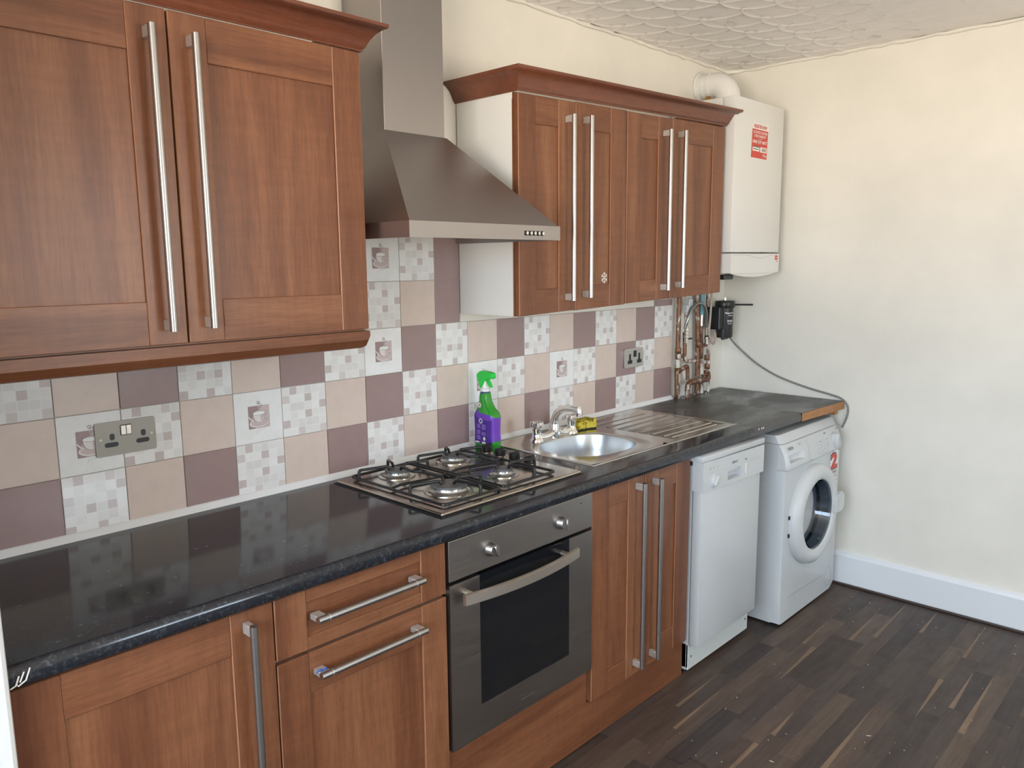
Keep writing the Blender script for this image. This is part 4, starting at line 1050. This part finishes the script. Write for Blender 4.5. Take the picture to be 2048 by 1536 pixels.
bm = NB(); tube(bm, smoothpath([(2.740, -.055, 1.255), (2.742, -.068, 1.300), (2.760, -.070, 1.340), (2.800, -.070, 1.366), (2.842, -.070, 1.377), (2.885, -.070, 1.363), (2.915, -.068, 1.325), (2.930, -.062, 1.280), (2.940, -.060, 1.245)], 5), .0075, 10); fin('flexible_hose', bm, braid, pw, smooth=60, label='braided steel filling hose bent in an arch')
for z0_, z1_, x in ((1.345, 1.40, 2.782), (1.33, 1.37, 2.764)):
    bm = NB(); box(bm, x-.016, x+.016, -.062, -.030, z0_, z1_, .005, 2); fin('tundish', bm, white_app2, pw)
for x, z, r in ((2.720, 1.150, .0155), (2.720, 1.121, .0150), (2.719, 1.052, .0155), (2.906, 1.165, .0155), (2.996, 1.09, .0140), (3.000, 1.045, .0145), (2.996, 1.012, .0145)):
    bm = NB(); lathe(bm, [(r*.9, z-.014), (r, z-.012), (r, z+.012), (r*.9, z+.014)], (x, -.033, 0), 'z', 12); fin('pipe_fitting', bm, copper, pw, smooth=40)
bm = NB(); tube(bm, smoothpath([(2.951, -.075, zt), (2.939, -.080, 1.38), (2.932, -.080, 1.295), (2.925, -.080, 1.224), (2.945, -.080, 1.188), (2.971, -.080, 1.166), (2.990, -.080, 1.183), (2.988, -.078, 1.223)], 5), .0055, 8); fin('drain_tube', bm, beige_tube, pw, smooth=60)
bm = NB(); rnd = random.Random(8)
for i in range(18):
    x, y, s = rnd.uniform(2.74, 3.03), rnd.uniform(-.07, -.018), rnd.uniform(.002, .007)
    prism(bm, [(x+s*math.cos(a)*rnd.uniform(.5, 1), y+.6*s*math.sin(a)*rnd.uniform(.5, 1)) for a in [k*PI/3 for k in range(6)]], 'z', ZT-.0003, ZT+rnd.uniform(.0006, .002))
T(fin('plaster_debris', bm, white_print), 'pale plaster and limescale crumbs at the foot of the pipes', 'debris', kind='stuff')

# filter canister
FXc, FYc = 3.072, -.082
fi = root('system_filter', 'black cylindrical heating system filter with white lettering in the corner', 'filter', (FXc, FYc, 1.19))
bm = NB(); lathe(bm, [(.034, 1.190), (.040, 1.193), (.0425, 1.205), (.0425, 1.342), (.040, 1.344)], (FXc, FYc, 0), 'z', 32); fin('canister', bm, black_pl, fi, smooth=40)
bm = NB(); lathe(bm, [(.048, 1.343), (.050, 1.346), (.050, 1.372), (.047, 1.378), (.020, 1.381)], (FXc, FYc, 0), 'z', 32); fin('cap', bm, black_pl, fi, smooth=40)
bm = NB(); lathe(bm, [(.009, 1.380), (.009, 1.386), (.006, 1.387), (.006, 1.394)], (FXc, FYc, 0), 'z', 12); fin('air_vent', bm, chrome, fi, smooth=40)
bm = NB(); box(bm, FXc-.080, FXc-.03, FYc-.018, FYc+.060, 1.235, 1.350, .006, 2); fin('bracket', bm, black_pl, fi)
bm = NB(); tube(bm, [(FXc-.01, FYc, 1.192), (FXc-.01, FYc, 1.180)], .010, 10); tube(bm, [(FXc+.016, FYc-.006, 1.192), (FXc+.016, FYc-.006, 1.182)], .007, 10); fin('drain_plug', bm, black_pl, fi, smooth=40)
bm = NB(); tube(bm, [(FXc+.040, FYc-.028, 1.357), (FXc+.094, FYc-.105, 1.357)], .0042, 8); fin('magnet_rod', bm, black_pl, fi)
bm = NB()
def wrap(a, z):   # a: arc length along the visible side, starting towards the camera's left
    t = math.radians(212)+a/.0432
    return (FXc+.0432*math.cos(t), FYc+.0432*math.sin(t), z)
text(bm, 'MagnaClean', .0, 1.312, .062, .010, wrap)
for z, a0, a1 in ((1.303, .018, .045), (1.279, .012, .045), (1.272, .012, .045), (1.262, .016, .040)):
    for q in range(5): cap(bm, ring(bm, [wrap(a0+(a1-a0)*q/5, z), wrap(a0+(a1-a0)*(q+.9)/5, z), wrap(a0+(a1-a0)*(q+.9)/5, z+.003), wrap(a0+(a1-a0)*q/5, z+.003)]))
fin('lettering', bm, white_print, fi)
# grey hose along the right wall
bm = NB(); xw = XE-.007
pts = [(FXc+.022, FYc-.022, 1.190), (3.130, -.103, 1.167), (3.165, -.104, 1.144), (xw, -.124, 1.110), (xw, -.199, 1.057), (xw, -.296, 1.008), (xw, -.39, .977), (xw, -.493, .952), (xw, -.58, .936), (xw, -.640, .921), (xw, -.670, .895), (xw, -.678, .863), (xw, -.672, .828), (xw, -.655, .78)]
tube(bm, smoothpath(pts, 6), .0048, 10)
T(fin('hose', bm, grey_cable, smooth=60), 'thin grey hose sagging along the right wall from the black filter', 'hose')

# ------------------------------------------------------------------ slimline dishwasher
dw = root('dishwasher', 'white slimline dishwasher between the sink cabinet and washing machine', 'dishwasher', (2.16, -.35, 0))
DX0, DX1, DY = 1.922, 2.398, -.645
bm = NB(); box(bm, DX0, DX1, -.598, -.06, .03, .83); fin('body', bm, white_app, dw)
bm = NB(); box(bm, DX0-.008, DX1+.006, DY-.001, -.05, .8475, .8715, .004, 2); shear(bm, -.016, DX0); fin('lid', bm, white_app, dw, smooth=40)
bm = NB(); box(bm, DX0+.002, DX1-.012, DY+.006, -.602, .128, .745, .0025, 2); dd_ = fin('door', bm, white_app, dw, smooth=40)
# control fascia with a hand-hold recess
bm = NB(); hx0, hx1, hz0, hz1 = 2.105, 2.208, .748, .788; SD = (-.028, DX0+.1)
for a in ((DX0-.002, hx0, .732, .845), (hx1, DX1+.004, .732, .845), (hx0, hx1, .732, hz0), (hx0, hx1, hz1, .845)): box(bm, a[0], a[1], DY, -.600, a[2], a[3])
bmesh.ops.remove_doubles(bm, verts=bm.verts[:], dist=1e-6)
box(bm, hx0, hx1, DY+.028, DY+.03, hz0, hz1); box(bm, hx0, hx1, DY+.010, DY+.028, .772, hz1, .003, 1); shear(bm, *SD)
fa = fin('control_panel', bm, white_app2, dw)
bm = NB(); lathe(bm, [(.029, DY), (.029, DY-.002), (.027, DY-.003)], (2.000, 0, .766), 'y', 28)
lathe(bm, [(.023, DY-.003), (.022, DY-.010), (.020, DY-.011)], (2.000, 0, .766), 'y', 24)
fs = box(bm, 2.000-.005, 2.000+.005, DY-.016, DY-.009, .747, .787, .002, 1); bmesh.ops.rotate(bm, verts=list({v for f in fs for v in f.verts}), cent=(2.000, 0, .766), matrix=Matrix.Rotation(.7, 3, 'Y'))
fin('knob', bm, white_app2, fa, smooth=40)
bm = NB(); box(bm, 2.244, 2.249, DY-.003, DY, .744, .786, .001, 1); fin('indicator_window', bm, white_print, fa)
bm = NB(); F = lambda a, b2: (a, DY-.0006, b2-.028*(a-2.02))
text(bm, 'BOSCH', 2.137, .808, .042, .010, F, 0)
ribbon(bm, [(1.944, .801), (2.095, .797)], .0008, DY-.0006, 1); ribbon(bm, [(2.262, .793), (2.375, .789)], .0008, DY-.0006, 1)
for x, s_ in ((1.966, '1'), (1.992, '2'), (2.018, '3')): text(bm, s_, x, .812, .008, .009, F, 1)
ribbon(bm, [(2.240, .803), (2.254, .803)], .005, DY-.0006, 0)
fin('lettering', bm, [grey_print, light_print], fa)
bm = NB(); box(bm, DX0, DX1+.004, -.600, -.590, .020, .124, .002, 1); box(bm, DX0, DX0+.012, -.590, -.53, .020, .124); kp = fin('kick_plate', bm, cream_kick, dw)
for x in (DX0+.02, DX1-.02): 
    bm = NB(); lathe(bm, [(.005, -.602), (.005, -.599)], (x, 0, .072), 'y', 12); fin('screw', bm, chrome, kp)
for x in (DX0+.03, DX1-.03):
    for y in (-.565, -.12):
        bm = NB(); lathe(bm, [(.018, 0.0005), (.018, .008), (.008, .01), (.008, .032)], (x, y, 0), 'z', 12); fin('foot', bm, black_pl, dw)

# ------------------------------------------------------------------ washing machine
wm = root('washing_machine', 'white front-loading washing machine against the right wall', 'washing machine', (2.83, -.35, 0))
MX0, MX1, MY = 2.535, 3.122, -.682
MT = .846; cxd, czd = 2.808, .455; RO = .226; RI = .158
bm = NB(); box(bm, MX0, MX1, -.640, -.09, .012, .8095); fin('body', bm, white_app, wm)
# front panel with a round opening
bm = NB(); n = 64; zt_ = .698
o = [(p[0], p[1]) for p in sq(MX0+.0, MX1, .012, zt_, 0, cxd, czd, n)]; ci = [(cxd+.17*math.cos(2*PI*(i+.5)/n), czd+.17*math.sin(2*PI*(i+.5)/n)) for i in range(n)]
def edgey(x): return MY+(.020*max(0, 1-(x-MX0)/.024)**2 if x < MX0+.024 else (.010*max(0, 1-(MX1-x)/.016)**2 if x > MX1-.016 else 0))
o_in = [(min(max(p[0], MX0+.024), MX1-.016), p[1]) for p in o]
Rb = ring(bm, [(p[0], -.640, p[1]) for p in o]); Re = ring(bm, [(p[0], MY+.012, p[1]) for p in o])
Rm = ring(bm, [(p[0]+(.006 if p[0] < MX0+.004 else 0), MY+.003, p[1]) for p in o]); Rf = ring(bm, [(q[0], MY, q[1]) for q in o_in]); Rc = ring(bm, [(p[0], MY, p[1]) for p in ci]); Rd = ring(bm, [(p[0], -.62, p[1]) for p in ci])
for a, b_ in ((Rb, Re), (Re, Rm), (Rm, Rf), (Rf, Rc), (Rc, Rd)): bridge(bm, a, b_)
fp = fin('front_panel', bm, white_app, wm, smooth=35)
# embossed line and filter flap at the foot
bm = NB(); ribbon(bm, [(2.600, .118), (2.70, .116), (2.85, .110), (2.985, .106)], .004, MY-.0012, 0); ribbon(bm, ell(3.045, .083, .040, .047, 28, end=True), .002, MY-.001, 0); fin('filter_flap', bm, light_print, fp)
# bowed control fascia
prof = [(.700, -.688), (.708, -.692), (.730, -.6905), (.764, -.6815), (.785, -.672), (.806, -.660), (.8085, -.655)]
bm = NB(); pa = []; xcol = ((MX0, .012), (MX0+.010, .004), (2.556, 0), (2.704, 0), (2.728, 0), (2.95, 0), (MX1-.014, 0), (MX1, .008))
for x, ins in xcol: pa.append(ring(bm, [(x, y+ins, z) for z, y in prof]+[(x, -.6405, .8085), (x, -.6405, .700)]))
for k, (a, b_) in enumerate(zip(pa, pa[1:])):
    for i in range(len(a)):
        j = (i+1) % len(a)
        if k == 2 and i == 2: rim_ = [a[i], b_[i], b_[j], a[j]]; continue      # drawer pull opening
        bm.faces.new((a[i], a[j], b_[j], b_[i]))
deep = ring(bm, [(2.562, -.668, .733), (2.676, -.674, .733), (2.676, -.664, .762), (2.562, -.658, .762)]); bridge(bm, rim_, deep); cap(bm, deep)
cap(bm, pa[0]); cap(bm, pa[-1]); fc = fin('control_panel', bm, white_app2, wm, smooth=30)
bm = NB(); pa = []
for x, ins in ((MX0-.001, .012), (MX0+.012, .003), (MX0+.026, 0), (MX1-.016, 0), (MX1+.001, .010)):
    pa.append(ring(bm, [(x, y+ins, z) for z, y in [(.811, -.657), (.840, -.643), (MT, -.636)]]+[(x, -.07, MT), (x, -.07, .811)]))
for a, b_ in zip(pa, pa[1:]): bridge(bm, a, b_)
cap(bm, pa[0]); cap(bm, pa[-1]); fin('lid', bm, white_app2, wm, smooth=30)
def fy(z):
    for (z0_, y0_), (z1_, y1_) in zip(prof, prof[1:]):
        if z0_ <= z <= z1_: return y0_+(y1_-y0_)*(z-z0_)/(z1_-z0_)
    return prof[-1][1]
Fm = lambda a, b2: (a, fy(b2)-.0012, b2)
def fpoly(bm, pts, mi=0): cap(bm, ring(bm, [Fm(*p) for p in pts]), mi)
bm = NB()
for q in range(7):
    z0_ = .702+q*.0150; xd = 2.744+.0018*q; fpoly(bm, [(xd, z0_), (xd+.0018, z0_), (xd+.0036, z0_+.0151), (xd+.0018, z0_+.0151)], 1)
text(bm, 'BOSCH', 2.572, .781, .046, .012, Fm, 0)
ribbon_r = ell(2.558, .787, .006, .007, 14, end=True)
for (x0_, z0_), (x1_, z1_) in zip(ribbon_r, ribbon_r[1:]): fpoly(bm, [(x0_, z0_), (x1_, z1_), (x1_*.85+2.558*.15, z1_*.85+.787*.15), (x0_*.85+2.558*.15, z0_*.85+.787*.15)], 1)
fpoly(bm, [(2.672, .789), (2.698, .789), (2.698, .794), (2.672, .794)], 1)
rnd = random.Random(12)
for cxx in (2.845, 2.872, 2.890, 2.910, 2.933, 2.952):
    for q in range(5):
        z0_ = .716+q*.0135+rnd.uniform(-.003, .003); l_ = rnd.uniform(.004, .012); fpoly(bm, [(cxx, z0_), (cxx+l_, z0_), (cxx+l_, z0_+.0024), (cxx, z0_+.0024)], 1 if rnd.random() < .75 else 0)
for (x0_, z0_, l_) in ((2.945, .792, .018), (3.088, .793, .010), (2.762, .706, .010), (2.995, .706, .007)): fpoly(bm, [(x0_, z0_), (x0_+l_, z0_), (x0_+l_, z0_+.0045), (x0_, z0_+.0045)], 0)
fin('lettering', bm, [grey_print, light_print], fc)
bm = NB(); lathe(bm, [(.034, -.676), (.034, -.687), (.030, -.690)], (3.040, 0, .752), 'y', 28); box(bm, 3.040-.014, 3.040+.014, -.701, -.686, .722, .782, .005, 2); fin('program_dial', bm, white_app2, fc, smooth=40)
# sticker with the big 2
bm = NB(); G = lambda a, b2: (a, MY-.0012, b2)
cap(bm, ring(bm, [G(3.022, .560), G(3.090, .535), G(3.090, .696), G(3.000, .696), G(3.000, .595)]), 0)
G2 = lambda a, b2: (a, MY-.0020, b2); G3 = lambda a, b2: (a, MY-.0026, b2)
text(bm, '2', 3.002, .608, .084, .086, G2, 2); text(bm, '2', 3.008, .614, .072, .074, G3, 1)
text(bm, 'YEARS', 3.004, .589, .080, .015, G2, 2)
ribbon(bm, [(3.026, .583), (3.086, .583)], .002, MY-.0020, 2); ribbon(bm, [(3.040, .573), (3.084, .573)], .007, MY-.0020, 3); ribbon(bm, [(3.076, .555), (3.084, .555)], .006, MY-.0020, 2)
fin('sticker', bm, [white_print, red_m, grey_print, light_print], fp, label='sticker with a big red figure two')
# porthole door
bm = NB(); lathe(bm, [(RO, MY+.001), (RO+.001, MY-.014), (RO-.004, MY-.030), (RO-.020, MY-.041), (RO-.042, MY-.044), (RI+.006, MY-.040), (RI, MY-.034), (RI-.002, MY-.015), (RI-.002, MY+.001)], (cxd, 0, czd), 'y', 72, closecap=False)
dr = fin('door', bm, white_app2, wm, smooth=50)
bm = NB(); lathe(bm, [(RI-.0008, MY-.0335), (RI-.008, MY-.004), (RI-.022, MY+.040), (.115, MY+.075), (.06, MY+.088), (.01, MY+.090), (.01, MY+.085), (.06, MY+.083), (.112, MY+.070), (RI-.027, MY+.038), (RI-.013, MY-.005), (RI-.006, MY-.0335)], (cxd, 0, czd), 'y', 48, closecap=False)
fin('glass', bm, glass_m, dr, smooth=60)
bm = NB(); lathe(bm, [(RI-.0004, MY-.0332), (RI-.0028, MY-.030), (RI-.0035, MY-.006), (RI-.004, MY+.02), (RI+.004, MY+.021)], (cxd, 0, czd), 'y', 48, closecap=False); fin('seal', bm, rubber, dr, smooth=60)
bm = NB(); lathe(bm, [(.169, MY+.012), (.165, MY+.05), (.168, -.60), (.168, -.56), (.06, -.52), (.01, -.515)], (cxd, 0, czd), 'y', 48, closecap=False)
drum = fin('drum', bm, drum_m, wm, smooth=60)
bm = NB(); fs = prism(bm, [(2.965, .420), (2.975, .496), (3.010, .506), (3.052, .512), (3.068, .500), (3.074, .455), (3.064, .428), (3.035, .415)], 'y', MY-.052, MY-.026)
bmesh.ops.bevel(bm, geom=list({e for f in fs for e in f.edges}), offset=.006, segments=2, affect='EDGES'); fin('latch_handle', bm, white_app2, dr, smooth=40, label='white plastic pull handle')
for z in (czd-.05, czd+.03):
    bm = NB(); box(bm, cxd-RO-.003, cxd-RO+.004, MY-.006, MY-.001, z-.008, z+.008); fin('hinge_slot', bm, black_gap, dr)
for x in (MX0+.04, MX1-.04):
    for y in (-.62, -.14):
        bm = NB(); lathe(bm, [(.020, .0005), (.020, .006), (.010, .008), (.010, .014)], (x, y, 0), 'z', 12); fin('foot', bm, black_pl, wm)
